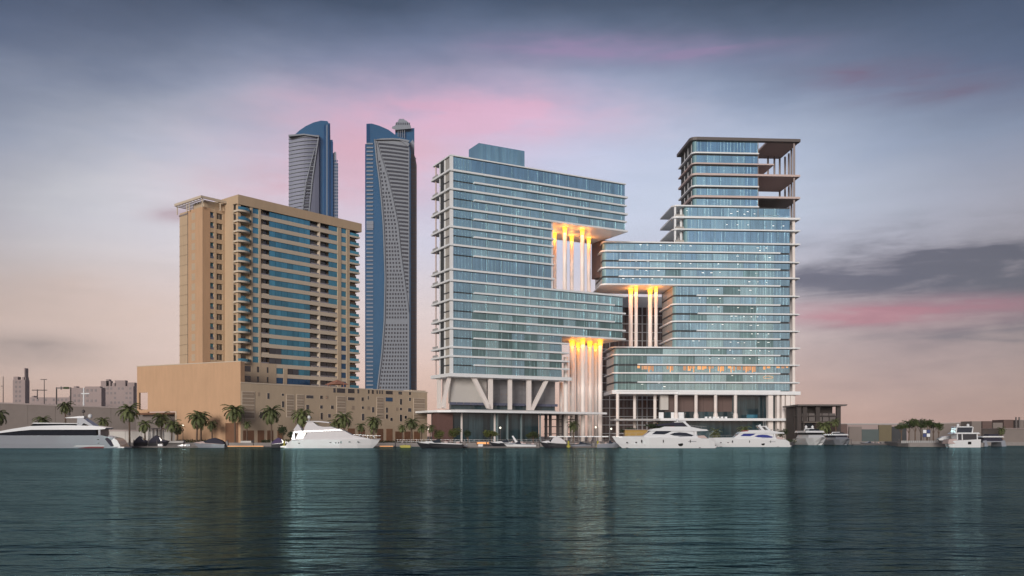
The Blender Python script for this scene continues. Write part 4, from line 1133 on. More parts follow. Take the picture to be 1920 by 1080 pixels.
def side_plate(parent, name, ma, pts, w0, w1, lo, hi, t=.05, bow=None, **k):
    """a window plate standing proud of both sides of a cabin"""
    for sg in (-1, 1):
        m = MB()
        def hw(x, z):
            w = w0+(w1-w0)*(z-lo)/max(hi-lo, .01)
            if bow: w *= max(.12, min(1, (bow[1]-x)/(bow[1]-bow[0]) if bow[1] > bow[0] else (x-bow[1])/(bow[0]-bow[1])))**.6
            return w
        A = [(x, sg*(hw(x, z)-.1), z) for x, z in pts]; B = [(x, sg*(hw(x, z)+t), z) for x, z in pts]
        m.slab2(A, B) if sg > 0 else m.slab2(B, A)
        m.build(name, ma, parent, **k)
class Boat:
    def __init__(b, label, px_o, wl, D, cat='yacht', name='motor_yacht', group=None, real=None):
        b.D = D; b.k = F/D; b.px = px_o; b.wl = wl
        b.o = thing(name, label, cat, ((px_o-CX)/F*D, D, 0), group)
    def q(b, x, y): return ((x-CX)/F*b.D, (b.wl-y)/b.k)
    def P(b, pts): return [b.q(x, y) for x, y in pts]
    def build(b, m, name, ma, smooth=False, parent=None):
        for v in m.v: v.y += b.D
        m.smooth = smooth
        return m.build(name, ma, parent or b.o)
    def hull(b, st, ma=m_gel):
        s = []
        for x, hd, hw, y, zk, dx in st: X_, z_ = b.q(x, y); s.append((X_, hd, hw, z_, zk, dx))
        return b.build(hull(MB(), 0, 0, s), 'hull', ma)
    def shape(b, name, ma, pts, w0, w1, bow=None):
        return b.build(side_shape(MB(), b.P(pts), w0, w1, bow=bow), name, ma)
    def plate(b, name, ma, pts, w0, w1, ylo, yhi, bow=None, t=.05):
        lo, hi = b.q(0, ylo)[1], b.q(0, yhi)[1]
        pts = b.P(pts); 
        for sg in (-1, 1):
            def hw(x, z): 
                w = w0+(w1-w0)*(z-lo)/max(hi-lo, .01)
                if bow: w *= max(.12, min(1, (bow[1]-x)/(bow[1]-bow[0])))**.6
                return w
            m = MB(); m.slab2([(x, sg*(hw(x, z)-.12), z) for x, z in pts], [(x, sg*(hw(x, z)+t), z) for x, z in pts]); b.build(m, name, ma)
    def ports(b, pts, w, name='porthole', rx=.28, rz=.14):
        for x, y in pts:
            X_, z_ = b.q(x, y)
            for sg in (-1, 1):
                m = MB(); m.slab2([(X_+rx*math.cos(t*math.pi/4), sg*(w-.3), z_+rz*math.sin(t*math.pi/4)) for t in range(8)], [(X_+rx*math.cos(t*math.pi/4), sg*(w+.04), z_+rz*math.sin(t*math.pi/4)) for t in range(8)])
                b.build(m, name, m_black)
    def rail(b, pts, w, h=.9, name='railing'):
        m = MB(); P_ = b.P(pts)
        for sg in (-1, 1):
            for (xa, za), (xb, zb) in zip(P_[:-1], P_[1:]):
                m.tube((xa, sg*w, za+h), (xb, sg*w, zb+h), .03, n=4); n = max(1, int(abs(xb-xa)/1.3))
                for i in range(n): f_ = i/n; m.tube((xa+(xb-xa)*f_, sg*w, za+(zb-za)*f_), (xa+(xb-xa)*f_, sg*w, za+(zb-za)*f_+h), .025, n=4)
        b.build(m, name, m_steel)['kind'] = 'stuff'
    def dome(b, x, y, r, ma=m_gel, name='radar_dome'):
        X_, z_ = b.q(x, y); m = MB(); m.lathe((X_, 0, z_), [(r*.6, -r), (r, -r*.3), (r*.95, r*.3), (r*.55, r*.85), (.02, r)], 10); b.build(m, name, ma, True)
# big low yacht on the left, bow beyond the frame
y1 = Boat('long sleek yacht with black window band, cut off by the left edge', 80, 840.5, 262)
y1.hull([(222,2.9,2.4,822,-.4,3.0),(200,3.1,2.7,817,-.6,1.5),(120,3.3,2.9,817,-.8,0),(40,3.3,2.8,817,-.8,0),(-40,3.0,2.2,816,-.8,0),(-80,1.9,1.0,814,-.6,2),(-112,.15,.1,811,-.3,5)], m_gelg)
y1.shape('swim_platform', m_gel, [(200,838),(240,838),(240,840),(200,840.6)], 2.6, 2.6)
y1.shape('stern_wing', m_gel, [(222,822),(228,826),(234,838),(220,838),(214,829)], 2.9, 2.9)
y1.shape('stern_stair', m_navy, [(205,818),(216,825),(222,837),(216,837),(204,822)], 3.0, 3.0)
y1.shape('saloon', m_black, [(-40,816.7),(0,813),(45,808),(68,806),(187,806),(189,816.9)], 2.8, 2.4)
y1.shape('roof_deck', m_gel, [(-42,815.6),(0,811),(30,805),(65,799.5),(130,798),(184,799),(206,802.5),(204,805),(190,806.2),(68,806.4),(45,808.4),(0,813.6)], 2.9, 2.4)
y1.shape('flybridge_glass', m_black, [(64,799.3),(68,794.5),(150,794.5),(155,799)], 1.9, 1.6)
y1.shape('flybridge_top', m_gel, [(66,795),(70,793),(152,794),(152,795.4)], 2.0, 1.9)
y1.shape('radar_arch', m_gelg, [(150,799),(149.5,784.5),(159.5,784),(168,790),(182,799.6),(176,799.6),(162,794),(158,799)], 1.9, 1.5)
y1.shape('arch_wing', m_gel, [(125,783.5),(150,781),(160,780.5),(160,784.6),(150,784.6),(125,784.5)], .9, .8)
y1.shape('aft_pillar', m_gelg, [(192,805),(196,805),(196,817),(192,817)], 2.6, 2.6)
y1.dome(169, 780.5, .65); y1.dome(156.5, 771.5, .48, m_pole); y1.dome(130, 777, .38, m_pole)
y1.build(MB().tube((*[(y1.q(156.5, 0)[0])], 0, y1.q(0, 784)[1]), (y1.q(156.5, 0)[0], 0, y1.q(0, 773)[1]), .09, n=5), 'mast', m_pole)
y1.ports([(98,824.5),(134,824.5),(193,824.5)], 3.05); y1.ports([(44,831),(58,831),(82,831),(157,831.5),(170,831.5),(179,831.5),(193,831)], 2.92, rx=.4)
y1.shape('rub_rail', m_slab, [(92,836),(204,836),(204,837),(92,837)], 2.98, 2.98)
y1.shape('boot_stripe', m_red, [(92,837.4),(204,837.4),(202,841),(92,841)], 2.9, 2.9)
# canvas-covered yacht
y2 = Boat('white flybridge yacht under pale canvas covers, bow pointing right', 620, 841.5, 262)
y2.hull([(541,2.1,1.9,833,-.4,-1),(552,2.5,2.1,825.5,-.6,-1.6),(580,2.7,2.3,825.5,-.7,0),(640,2.7,2.2,825.5,-.7,0),(672,2.3,1.5,825,-.7,0),(698,1.2,.35,824.6,-.5,-.9),(714,.12,.05,824.2,-.2,-2.6)])
y2.shape('swim_platform', m_gel, [(529,838),(546,836),(546,841.5),(529,840)], 2.1, 2.1)
y2.shape('canvas_cover', m_canvas, [(571,825.7),(580,812),(598,807),(620,803.5),(632,804.5),(646.7,809),(662,817),(682,821.5),(694,824),(694,825.7)], 2.35, 1.5, bow=(y2.q(640,0)[0], y2.q(716,0)[0]))
y2.shape('flybridge_overhang', m_gel, [(552,812),(556,809.5),(600,808),(640,806),(646,809),(600,811),(557,813.5)], 2.3, 2.1)
y2.shape('flybridge_canvas', m_canvas, [(572,810),(574,801),(578,792),(587,792),(597,799.5),(608,802),(623,801.5),(634,806),(640,809)], 1.9, .9)
y2.shape('canvas_tent', m_canvas, [(552,808),(558.5,796),(567,806),(566,809)], 1.6, .25)
y2.shape('hardtop', m_canvas, [(576,791),(600,790.8),(619,793),(619,795),(600,793),(576,792)], 1.6, 1.5)
y2.shape('cockpit_opening', m_black, [(557,825),(562,813.5),(577,813.5),(571,825)], 2.0, 1.9)
y2.shape('aft_pillar', m_gel, [(550,825.5),(553,812.5),(556,812.5),(557,825.5)], 2.4, 2.3)
y2.dome(579.6, 783.5, .5); y2.build(MB().tube((y2.q(579.6,0)[0], 0, y2.q(0,791)[1]), (y2.q(579.6,0)[0], 0, y2.q(0,786)[1]), .1, n=5), 'mast', m_gel)
y2.ports([(565,832.5),(623,831),(658,830),(674,830)], 2.62, rx=.34); 
for x in (633, 638, 642.5): y2.ports([(x, 830.5)], 2.56, 'oval_window', .22, .42)
for x in (571, 578, 584): y2.dome(x, 803.5, .22, m_skin, 'fender')
y2.shape('rub_rail', m_gelg, [(552,826.4),(712,825.2),(712,826),(552,827.4)], 2.72, 2.72, bow=(y2.q(660,0)[0], y2.q(716,0)[0]))
y2.rail([(664,821),(690,823),(713,823.5)], .9, .8)
y2.shape('anchor_davit', m_pole, [(688,824),(690,818),(692,824)], .5, .3)
# two flybridge yachts, bows to the left, the second a scaled cousin
def fly(label, ox, kx, wl, D, glass, extra):
    T = lambda pts: [(ox+(x-1149)*kx, wl+(y-841.5)*kx) for x, y in pts]
    b = Boat(label, ox+90*kx, wl, D)
    b.hull([(T([(1336,0)])[0][0],2.3*kx,2.0*kx,T([(0,829)])[0][1],-.5,.6),(T([(1326,0)])[0][0],2.7*kx,2.2*kx,T([(0,823.5)])[0][1],-.6,.4),(T([(1270,0)])[0][0],2.9*kx,2.3*kx,T([(0,823)])[0][1],-.7,0),
            (T([(1215,0)])[0][0],2.7*kx,1.9*kx,T([(0,821.5)])[0][1],-.7,.3),(T([(1180,0)])[0][0],1.8*kx,.9*kx,T([(0,820.5)])[0][1],-.6,1.2),(T([(1160,0)])[0][0],.9*kx,.25*kx,T([(0,820)])[0][1],-.4,2.0),(T([(1147,0)])[0][0],.1,.05,T([(0,819.6)])[0][1],-.1,3.2)])
    bw = (b.q(*T([(1215,0)])[0])[0], b.q(*T([(1150,0)])[0])[0])
    w = kx
    b.shape('bulwark', m_gel, T([(1150,819.8),(1180,818.8),(1215,818.2),(1253,818),(1300,820),(1312,823.6),(1215,822.5),(1150,820.6)]), 2.55*w, 2.4*w, bow=bw)
    b.shape('deckhouse', m_gel, T([(1204,820),(1216,811),(1230,806),(1300,806),(1303,811),(1306,823),(1210,823)]), 2.3*w, 1.9*w)
    b.shape('windscreen', glass, T([(1220,815.5),(1228,809.8),(1257,809.8),(1251,813),(1243,816)]), 2.26*w, 2.1*w)
    b.shape('windscreen', m_dark if glass == m_black else m_gelg, T([(1206,818.5),(1218,809),(1229,808.2),(1221,814.8),(1216,818.5)]), 1.8*w, 1.5*w)
    b.plate('side_window', glass, T([(1253,816),(1262,813),(1272,812),(1284,813),(1298,817.6),(1290,821.6),(1277,821),(1262,818.5)]), 2.3*w, 1.9*w, T([(0,823)])[0][1], T([(0,806)])[0][1], t=.07)
    b.shape('flybridge', m_gel, T([(1214,810),(1222,805.6),(1240,803.8),(1290,804),(1322,806.8),(1325,809.3),(1300,810.2),(1260,809.6),(1230,809.6)]), 2.5*w, 2.3*w)
    b.shape('flybridge_coaming', m_gel, T([(1238,804.2),(1243,801.5),(1292,801.5),(1312,805.8),(1290,806)]), 2.0*w, 1.8*w)
    b.shape('radar_arch', m_gel, T([(1277,792),(1282,791.5),(1295,803),(1298,806),(1286,806),(1289,803)]), 1.9*w, 1.6*w)
    b.shape('arch_top', m_gel, T([(1262,792.5),(1284,791),(1284,793),(1263,794)]), 1.6*w, 1.6*w)
    if extra:
        b.shape('bimini_cover', m_navy, T([(1230,797),(1250,795),(1268,792.5),(1276,794),(1285,800.5),(1270,799.5),(1250,799),(1232,800.5)]), 1.7*w, 1.2*w)
        b.shape('helm_console', m_navy, T([(1243,803),(1246,800),(1262,800),(1264,803)]), 1.0*w, .9*w)
        b.shape('sunpad', mat('red_cushion', (.35,.06,.07), .8), T([(1254,803.2),(1255,801),(1263,801),(1263,803.2)]), 1.5*w, 1.5*w)
    else:
        b.shape('sunpad', mat('red_cushion', (.35,.06,.07), .8), T([(1226,804.5),(1228,802.3),(1256,802.3),(1258,804.5)]), 1.5*w, 1.4*w)
        b.shape('radar_arch', m_gel, T([(1262,790),(1268,789.5),(1280,803),(1272,803)]), 1.9*w, 1.6*w)
    for x in (1298, 1303): b.shape('cockpit_post', m_steel, T([(x,810),(x+.8,810),(x+.8,822),(x,822)]), 2.2*w, 2.2*w)
    b.shape('cockpit_sofa', m_skin, T([(1306,823),(1306,818.5),(1318,817.8),(1324,823)]), 1.9*w, 1.8*w)
    b.shape('swim_platform', m_gel, T([(1326,836),(1341,838),(1341,840),(1326,840.5)]), 2.1*w, 2.1*w)
    b.ports(T([(1174,831),(1191,831),(1208,835),(1224,835)]), 2.0*w, rx=.26*w, rz=.2*w)
    X_, z_ = b.q(*T([(1273,834.6)])[0])
    for sg in (-1, 1):
        m = MB(); m.slab2([(X_+.75*w*math.cos(t*math.pi/6), sg*(2.4*w), z_+.55*w*math.sin(t*math.pi/6)) for t in range(12)], [(X_+.75*w*math.cos(t*math.pi/6), sg*(2.68*w), z_+.55*w*math.sin(t*math.pi/6)) for t in range(12)]); b.build(m, 'round_window', m_black)
    b.ports(T([(1323,835),(1309,840.2)]), 2.35*w, 'vent', .3*w, .14*w)
    b.shape('side_vent', m_gelg, T([(1287,828.5),(1302,828.5),(1302,829.6),(1287,829.6)]), 2.82*w, 2.82*w)
    b.rail(T([(1152,819.5),(1180,818.5),(1204,818)]), 1.4*w, .8*w)
    b.rail(T([(1292,804),(1322,806.8)]), 2.2*w, .8*w)
    xa, za = b.q(*T([(1281,791)])[0])
    for dx in (-.5, .3): b.build(MB().tube((xa+dx, dx, za), (xa+dx+.3, dx, za+2.6), .035, n=4), 'antenna', m_gel)
    b.dome(*T([(1270,789.5)])[0], .38*w)
    for fx in (1200, 1240, 1290): b.shape('fender', m_boot, T([(fx,826),(fx+1.6,826),(fx+1.6,831),(fx,831)]), 2.95*w, 2.75*w)
    b.shape('boot_stripe', m_boot, T([(1172,840.6),(1334,840.9),(1334,842),(1175,842)]), 2.15*w, 2.15*w, bow=(b.q(*T([(1215,0)])[0])[0], b.q(*T([(1168,0)])[0])[0]))
    return b
fly('white flybridge yacht with black lens shaped side windows and dark sun top', 1149, 1.0, 841.5, 262, m_black, True)
fly('smaller white flybridge yacht with violet blue windows and red flybridge cushions', 1330, .785, 838, 289, m_bluegl, False)
# boats seen bow-on
def bow_on(label, px, w_px, wl, D, top, ma, dark=False, domes=True, group=None):
    w = w_px/F*D/2; x = W(px, D).x; h = (wl-top)/F*D; L = w*5.2
    o = thing('motor_yacht', label, 'yacht', (x, D, 0), group)
    m = MB(); st = [(0, .08, .04, h*.42, -.1, 1.2*w), (L*.12, w*.62, w*.22, h*.40, -.5, .4*w), (L*.3, w*.95, w*.62, h*.37, -.6, 0), (L, w, w*.85, h*.32, -.6, 0)]
    hull(m, 0, 0, st)
    for v in m.v: v.x, v.y = x+v.y, D+v.x
    m.build('hull', ma, o)
    def trap(y0, y1, w0, w1, z0, z1, nm, mm_, rake=.0):
        MB().slab2([(x-w0, D+y0, z0), (x+w0, D+y0, z0), (x+w0, D+y1, z0), (x-w0, D+y1, z0)], [(x-w1, D+y0+rake, z1), (x+w1, D+y0+rake, z1), (x+w1, D+y1, z1), (x-w1, D+y1, z1)]).build(nm, mm_, o)
    trap(L*.22, L*.9, w*.8, w*.62, h*.36, h*.55, 'deckhouse', ma, L*.1)
    trap(L*.30, L*.9, w*.70, w*.62, h*.55, h*.66, 'windscreen', m_black if not dark else m_navy, L*.05)
    trap(L*.33, L*.95, w*.86, w*.80, h*.66, h*.76, 'flybridge', m_gel, L*.03)
    trap(L*.36, L*.6, w*.5, w*.4, h*.76, h*.86, 'flybridge_screen', m_dark, L*.03)
    MB().slab2([(x-w*.5, D+L*.6, h*.76), (x+w*.5, D+L*.6, h*.76), (x+w*.5, D+L*.66, h*.76), (x-w*.5, D+L*.66, h*.76)], [(x-w*.4, D+L*.62, h*.9), (x+w*.4, D+L*.62, h*.9), (x+w*.4, D+L*.66, h*.9), (x-w*.4, D+L*.66, h*.9)]).build('radar_arch', m_gel, o)
    if domes:
        for s_ in (-.3, .3): k = MB(); k.smooth = True; k.lathe((x+s_*w, D+L*.64, h*.9), [(w*.1, 0), (w*.14, w*.14), (.02, w*.3)], 8); k.build('radar_dome', m_gel, o)
    return o
bow_on('pale motor yacht seen bow first in front of the dark pavilion', 1541, 42, 833, 345, 797, m_gel)
bow_on('dark blue sided motor yacht seen bow first beside the pavilion shed', 1588, 34, 832.5, 352, 805, m_gelg, True, False)
# trawler and catamaran on the right
tb = Boat('boxy white trawler yacht moored at the tree covered quay end', 1802, 838.8, 277, name='trawler_yacht')
tb.hull([(1774,1.3,.9,829,-.4,.8),(1785,2.1,1.7,826,-.5,.2),(1810,2.3,2.0,824.5,-.6,0),(1832,2.3,2.0,823.5,-.6,0)])
tb.shape('main_cabin', m_dark, [(1789,824.6),(1790,813.5),(1826,813.5),(1828,824)], 1.7, 1.6)
for x in (1789, 1798, 1826): tb.shape('cabin_post', m_gel, [(x,813.5),(x+1.6,813.5),(x+2,824.5),(x,824.5)], 1.8, 1.75)
tb.shape('main_roof', m_gel, [(1782,813.6),(1786,811),(1829,811),(1831,813.6)], 2.2, 2.1)
tb.shape('upper_cabin', m_dark, [(1789,811),(1792,801),(1818,801),(1820,811)], 1.5, 1.3)
tb.shape('upper_roof', m_gel, [(1787,801.4),(1790,799.4),(1818,799.6),(1820,801.4)], 1.7, 1.6)
for x in (1787, 1817): tb.shape('upper_post', m_gel, [(x+2,801),(x+3.4,801),(x+2,811),(x,811)], 1.6, 1.6)
tb.dome(1796, 797, .45); tb.dome(1815, 797, .45)
tb.shape('door', m_black, [(1808,828),(1808,833),(1814,833),(1814,828)], 2.35, 2.35)
tb.shape('bow_cover', m_skin, [(1772,832),(1774,824),(1788,822.5),(1792,832)], 2.0, 1.6)
ct = Boat('small dark blue and white catamaran seen from its stern beside the trawler', 1857, 834.5, 305, name='catamaran')
for a in (1834, 1868): ct.shape('hull', m_gelg, [(a,836),(a,824),(a+7,823),(a+9,836)], 3.5, 3.0)
ct.shape('cabin', m_navy, [(1836,825),(1838,817),(1870,817),(1873,825)], 2.8, 2.4)
ct.shape('roof', m_gel, [(1833,817.6),(1835,815.2),(1872,815.2),(1874,817.6)], 3.0, 3.0)
ct.shape('crossbeam', m_gelg, [(1834,826.5),(1876,826.5),(1876,824.5),(1834,824.5)], 3.0, 3.0)
ct.shape('upper_cover', m_navy, [(1848,815.3),(1850,811.5),(1866,811.5),(1869,815.3)], 1.6, 1.4)
tn = Boat('upturned white tender raised on the quay beside the trawler', 1765, 832, 285, 'boat', 'tender')
tn.shape('hull', m_gel, [(1757,817),(1768,812),(1778,810.5),(1780,814),(1772,818.5),(1759,819.5)], 1.0, .8)
for x in (1762, 1774): tn.shape('cradle_leg', m_pole, [(x,818),(x+1.2,818),(x+1.2,824.5),(x,824.5)], .7, .7)
# small low motor boats
def runabout(label, x0, x1, wl, D, left=True, hullm=m_gel, deck=m_gel, cover=None, h=9, name='motorboat', arch=False):
    b = Boat(label, (x0+x1)/2, wl, D, 'motorboat', name)
    L = x1-x0; w = L/F*D*.16
    X = lambda f: (x0+L*f) if left else (x1-L*f)
    sg = 1 if left else -1
    b.hull([(X(1), w, w*.85, wl-h*.42, -.3, -sg*.1), (X(.6), w*1.05, w*.85, wl-h*.5, -.35, 0), (X(.3), w*.8, w*.4, wl-h*.58, -.3, sg*.4), (X(0), .06, .03, wl-h*.66, -.05, sg*1.6)], hullm)
    b.shape('deck', deck, [(X(.03), wl-h*.64), (X(.3), wl-h*.80), (X(.5), wl-h*.66), (X(.98), wl-h*.5), (X(.98), wl-h*.38), (X(.3), wl-h*.50)], w*.8, w*.6)
    b.shape('windscreen', m_dark, [(X(.34), wl-h*.76), (X(.47), wl-h*1.05), (X(.5), wl-h*1.05), (X(.54), wl-h*.6), (X(.4), wl-h*.6)], w*.7, w*.5)
    if cover: b.shape('canvas_cover', cover, [(X(.40), wl-h*.62), (X(.5), wl-h*1.1), (X(.66), wl-h*1.25), (X(.85), wl-h*.95), (X(.99), wl-h*.55), (X(.99), wl-h*.45)], w*.95, w*.5)
    else:
        b.shape('seat', m_skin, [(X(.6), wl-h*.5), (X(.61), wl-h*.8), (X(.66), wl-h*.8), (X(.7), wl-h*.5)], w*.6, w*.5)
        b.shape('seat', m_skin, [(X(.85), wl-h*.5), (X(.86), wl-h*.75), (X(.92), wl-h*.75), (X(.95), wl-h*.5)], w*.7, w*.7)
    b.shape('outboard_engine', m_pole, [(X(1.0), wl-h*.2), (X(1.0), wl-h*.8), (X(1.05), wl-h*.85), (X(1.07), wl-h*.3)], w*.25, w*.2)
    if arch: b.shape('radar_arch', deck, [(X(.72), wl-h*.6), (X(.62), wl-h*1.5), (X(.66), wl-h*1.55), (X(.8), wl-h*.6)], w*.8, w*.6)
    return b
runabout('black hulled speedboat with white pointed deck left of the floating dock', 781, 868, 841, 262, True, m_boot, m_gel, None, 16)
runabout('low pale boat under a dark canvas cover on the left dock', 363, 424, 837.5, 268, True, m_gelg, m_skin, m_navy, 15)
runabout('covered dark boat nearest the big yacht stern', 252, 282, 835.5, 280, False, m_boot, m_navy, m_navy, 17)
runabout('covered dark boat under the dense low palm', 280, 318, 836, 279, False, m_boot, m_navy, m_navy, 18)
runabout('white speedboat with radar arch in front of the lobby glass', 918, 985, 836, 282, True, m_boot, m_gel, None, 14, arch=True)
runabout('pale speedboat low beside the end of the floating dock', 945, 1005, 839.5, 266, True, m_gel, m_gelg, None, 12)
runabout('navy hulled cuddy boat with pale rounded cover', 1012, 1062, 838.5, 268, True, m_boot, m_gel, m_canvas, 17)
runabout('dark inflatable tender loaded with gear beside the dock of parts', 1062, 1112, 838, 272, False, m_gelg, m_dark, None, 11, 'inflatable_boat')
runabout('grey rigid inflatable by the bow of the lens windowed yacht', 1118, 1166, 839, 268, False, m_gelg, m_gelg, None, 13, 'inflatable_boat')
runabout('small purple covered tender tied behind the canvas covered yacht', 510, 545, 836, 272, False, m_boot, m_gel, mat('purple_canvas', (.07,.045,.12), .8), 15)
runabout('little dark runabout at the quay between pavilion and trees', 1612, 1650, 831.5, 362, True, m_boot, m_gelg, None, 6)
def jetski(label, px, wl, D, ma):
    b = Boat(label, px, wl, D, 'jet ski', 'jet_ski')
    b.shape('hull', ma, [(px-9,wl),(px-12,wl-3.4),(px-3,wl-5),(px+9,wl-4.2),(px+9,wl)], .55, .45)
    b.shape('seat', m_pole, [(px-1,wl-4.5),(px+1,wl-7),(px+8,wl-6.4),(px+9,wl-4)], .3, .22)
    b.shape('handlebar', m_pole, [(px-4,wl-4.8),(px-2.4,wl-8.6),(px-1.4,wl-8.6),(px-1,wl-4.8)], .45, .4)
    return b
jetski('yellow jet ski floating in front of the sandy podium', 761, 836.5, 272, m_yel)
jetski('white jet ski at the outer end of the left dock', 345, 834.5, 284, m_gel)
# floating docks
def dock(label, x0, x1, wl, D, dep=3.2, lit=None, top=2.6):
    b = Boat(label, (x0+x1)/2, wl, D, 'dock', 'floating_dock')
    z1 = top/b.k; a, c = b.q(x0, 0)[0], b.q(x1, 0)[0]
    n = max(2, int((c-a)/4))
    for i in range(n):
        p, q_ = a+(c-a)*i/n, a+(c-a)*(i+1)/n
        MB().box(p+.04, q_-.04, D, D+dep, -.2, z1).build('pontoon', m_pave, b.o)
    MB().box(a, c, D-.08, D, z1*.3, z1*.75).build('fender_strip', m_boot, b.o)
    for i in range(0, n+1, 2):
        p = a+(c-a)*i/n; MB().tube((p, D+dep-.3, -1), (p, D+dep-.3, 2.4), .16, n=8).build('mooring_pile', m_pole, b.o)
    if lit:
        for x0_, x1_ in lit: MB().box(b.q(x0_, 0)[0], b.q(x1_, 0)[0], D-.14, D-.08, z1*.45, z1*.95).build('light_strip', m_or, b.o)
    return b
dock('long low floating dock behind the stern of the big yacht', 236, 415, 839, 272)
dock('floating dock with a glowing orange edge in front of the palms', 424, 520, 836, 287, 2, [(424,494)], 2.2)
dock('floating dock edge lit orange right of the canvas covered yacht', 698, 740, 836.5, 284, 2, [(712,737)], 2.4)
dock('central floating dock crowded with small boats', 812, 1012, 840.5, 264)
dock('narrow floating dock leading to the lens windowed yacht', 1062, 1160, 838.8, 270)
dock('floating dock between the two bow first yachts and the tree quay', 1600, 1690, 833, 352, 2.5)
jetski('dark jet ski parked right beside the floating dock kiosk', 930, 834, 283, m_boot)
jetski('white and grey jet ski at the middle of the narrow dock', 1096, 836, 274, m_gelg)
for i, (px, D, lb, ma) in enumerate(((838,265.5,'grey dock box at the left of the central dock',m_gelg),(872,265.5,'white dock box left of the kiosk on the central dock',m_gel),(901,265.5,'white dock box straight before the orange kiosk',m_gel),(990,265.5,'pale dock box at the right of the central dock',m_slabg),(1084,271.5,'white dock box on the narrow dock',m_gel),(1140,271.5,'pale dock box beside the lens windowed yacht bow',m_slabg),(300,273.5,'white dock box on the long left dock',m_gel),(352,273.5,'grey dock box at the end of the long left dock',m_gelg))):
    o = thing('dock_box', lb, 'dock box', (W(px, D).x, D, .4), 'dock boxes on the floating docks')
    x = W(px, D).x
    MB().box(x-.7, x+.7, D, D+.7, .42, 1.0).build('chest', ma, o)
    MB().slab2([(x-.75, D-.05, 1.0), (x+.75, D-.05, 1.0), (x+.75, D+.75, 1.0), (x-.75, D+.75, 1.0)], [(x-.7, D+.05, 1.12), (x+.7, D+.05, 1.12), (x+.7, D+.65, 1.2), (x-.7, D+.65, 1.2)]).build('lid', ma, o)
# yellow mooring posts with bow marks
for i, (px, D, lb) in enumerate(((814,262,'yellow green mooring post at the left end of the central dock'),(1066,266,'yellow green mooring post at the left end of the narrow dock'),(1121,268,'yellow green mooring post nearest the lens windowed yacht'),(533,270,'yellow green mooring cluster under the canvas covered yacht stern'))):
    o = thing('mooring_post', lb, 'mooring post', (W(px, D).x, D, 0), 'yellow mooring posts')
    MB().tube((W(px, D).x, D, -1), (W(px, D).x, D, 2.1), .28, n=8).build('post', m_yel, o)
    MB().box(W(px, D).x-.55, W(px, D).x+.55, D-.35, D+.35, .25, .75).build('float_collar', m_yel, o)
cr = thing('dock_kiosk', 'small orange striped kiosk behind the central dock boats', 'kiosk', (W(905, 290).x, 290, 0))
MB().box(W(893, 290).x, W(918, 290).x, 290, 292, .6, zat(828.3, 290)).build('counter', m_door, cr)
MB().box(W(895, 290).x, W(916, 290).x, 289.9, 290, zat(832, 290), zat(829.4, 290)).build('light_strip', m_or, cr)

# ------------------------------------------------------------------ palms
def frond_mesh(m, L, az, el, droop, rng, leaf=.55):
    pts = []; p = Vector((0, 0, 0)); n = 9; e = el
    for i in range(n+1):
        pts.append(p.copy()); st = L/n
        p = p+Vector((math.cos(az)*math.cos(e), math.sin(az)*math.cos(e), math.sin(e)))*st
        e -= droop/n*(1+i*.12)
    side = Vector((-math.sin(az), math.cos(az), 0))
    for i in range(n):
        a, c = pts[i], pts[i+1]; d = (c-a).normalized(); up = side.cross(d)
        w = .035*(1-i/n)+.012
        m.quad(a-side*w, a+side*w, c+side*w*.8, c-side*w*.8)
        if i == 0: continue
        for k in range(3):
            f = (i+k/3)/n; q = a+(c-a)*(k/3); l = leaf*math.sin(math.pi*min(1, .18+f*.8))**.6*(L/3.2)
            for sg in (-1, 1):
                dr = rng.uniform(.25, .75); tip = q+side*sg*l+d*l*.75-Vector((0, 0, 1))*l*dr
                b = d*.085*(L/3.2)
                m.quad(q-b, q+b, tip+b*.15, tip-b*.15)
def make_palm(rng, height, L, nf, name, label, loc, s=1.0, kind='date', bend=.3):
    o = thing(name, label, 'palm tree', loc)
    tr = MB(); tr.smooth = True; k = 9; r0 = .30 if kind == 'date' else .26; az = rng.uniform(0, 6.28)
    cs = [Vector((math.cos(az)*bend*(i/k)**2, math.sin(az)*bend*(i/k)**2, height*i/k)) for i in range(k+1)]
    n = 9; b = 0
    for i, c in enumerate(cs):
        r = r0*(1.25 if i == 0 else 1-.25*i/k)*(1.0+.10*(i % 2))
        if i == k: r *= 1.35
        for j in range(n):
            t = 2*math.pi*j/n; tr.v.append(Vector((c.x+r*math.cos(t), c.y+r*math.sin(t), c.z)))
    for i in range(k):
        for j in range(n): tr.f.append((i*n+j, i*n+(j+1) % n, (i+1)*n+(j+1) % n, (i+1)*n+j))
    tm = tr.mesh('trunk', m_trunk)
    link('trunk', tm, o, Matrix.Translation(loc))
    cr = MB()
    for i in range(nf):
        f = (i+.5)/nf
        el = 1.35-2.05*f**.9+rng.uniform(-.12, .12)
        frond_mesh(cr, L*rng.uniform(.82, 1.08), i*2.39996+rng.uniform(-.2, .2), el, 1.15+.5*rng.random(), rng)
    top = cs[-1]
    link('crown', cr.mesh('crown', m_frond), o, Matrix.Translation(Vector(loc)+top))
    if kind == 'date':
        dd = MB()
        for i in range(9):
            a = rng.uniform(0, 6.28); frond_mesh(dd, L*.5, a, -.7, .7, rng, .3)
        link('dry_fronds', dd.mesh('dry_fronds', m_trunk), o, Matrix.Translation(Vector(loc)+top-Vector((0, 0, .3))))
    return o
rng = random.Random(5)
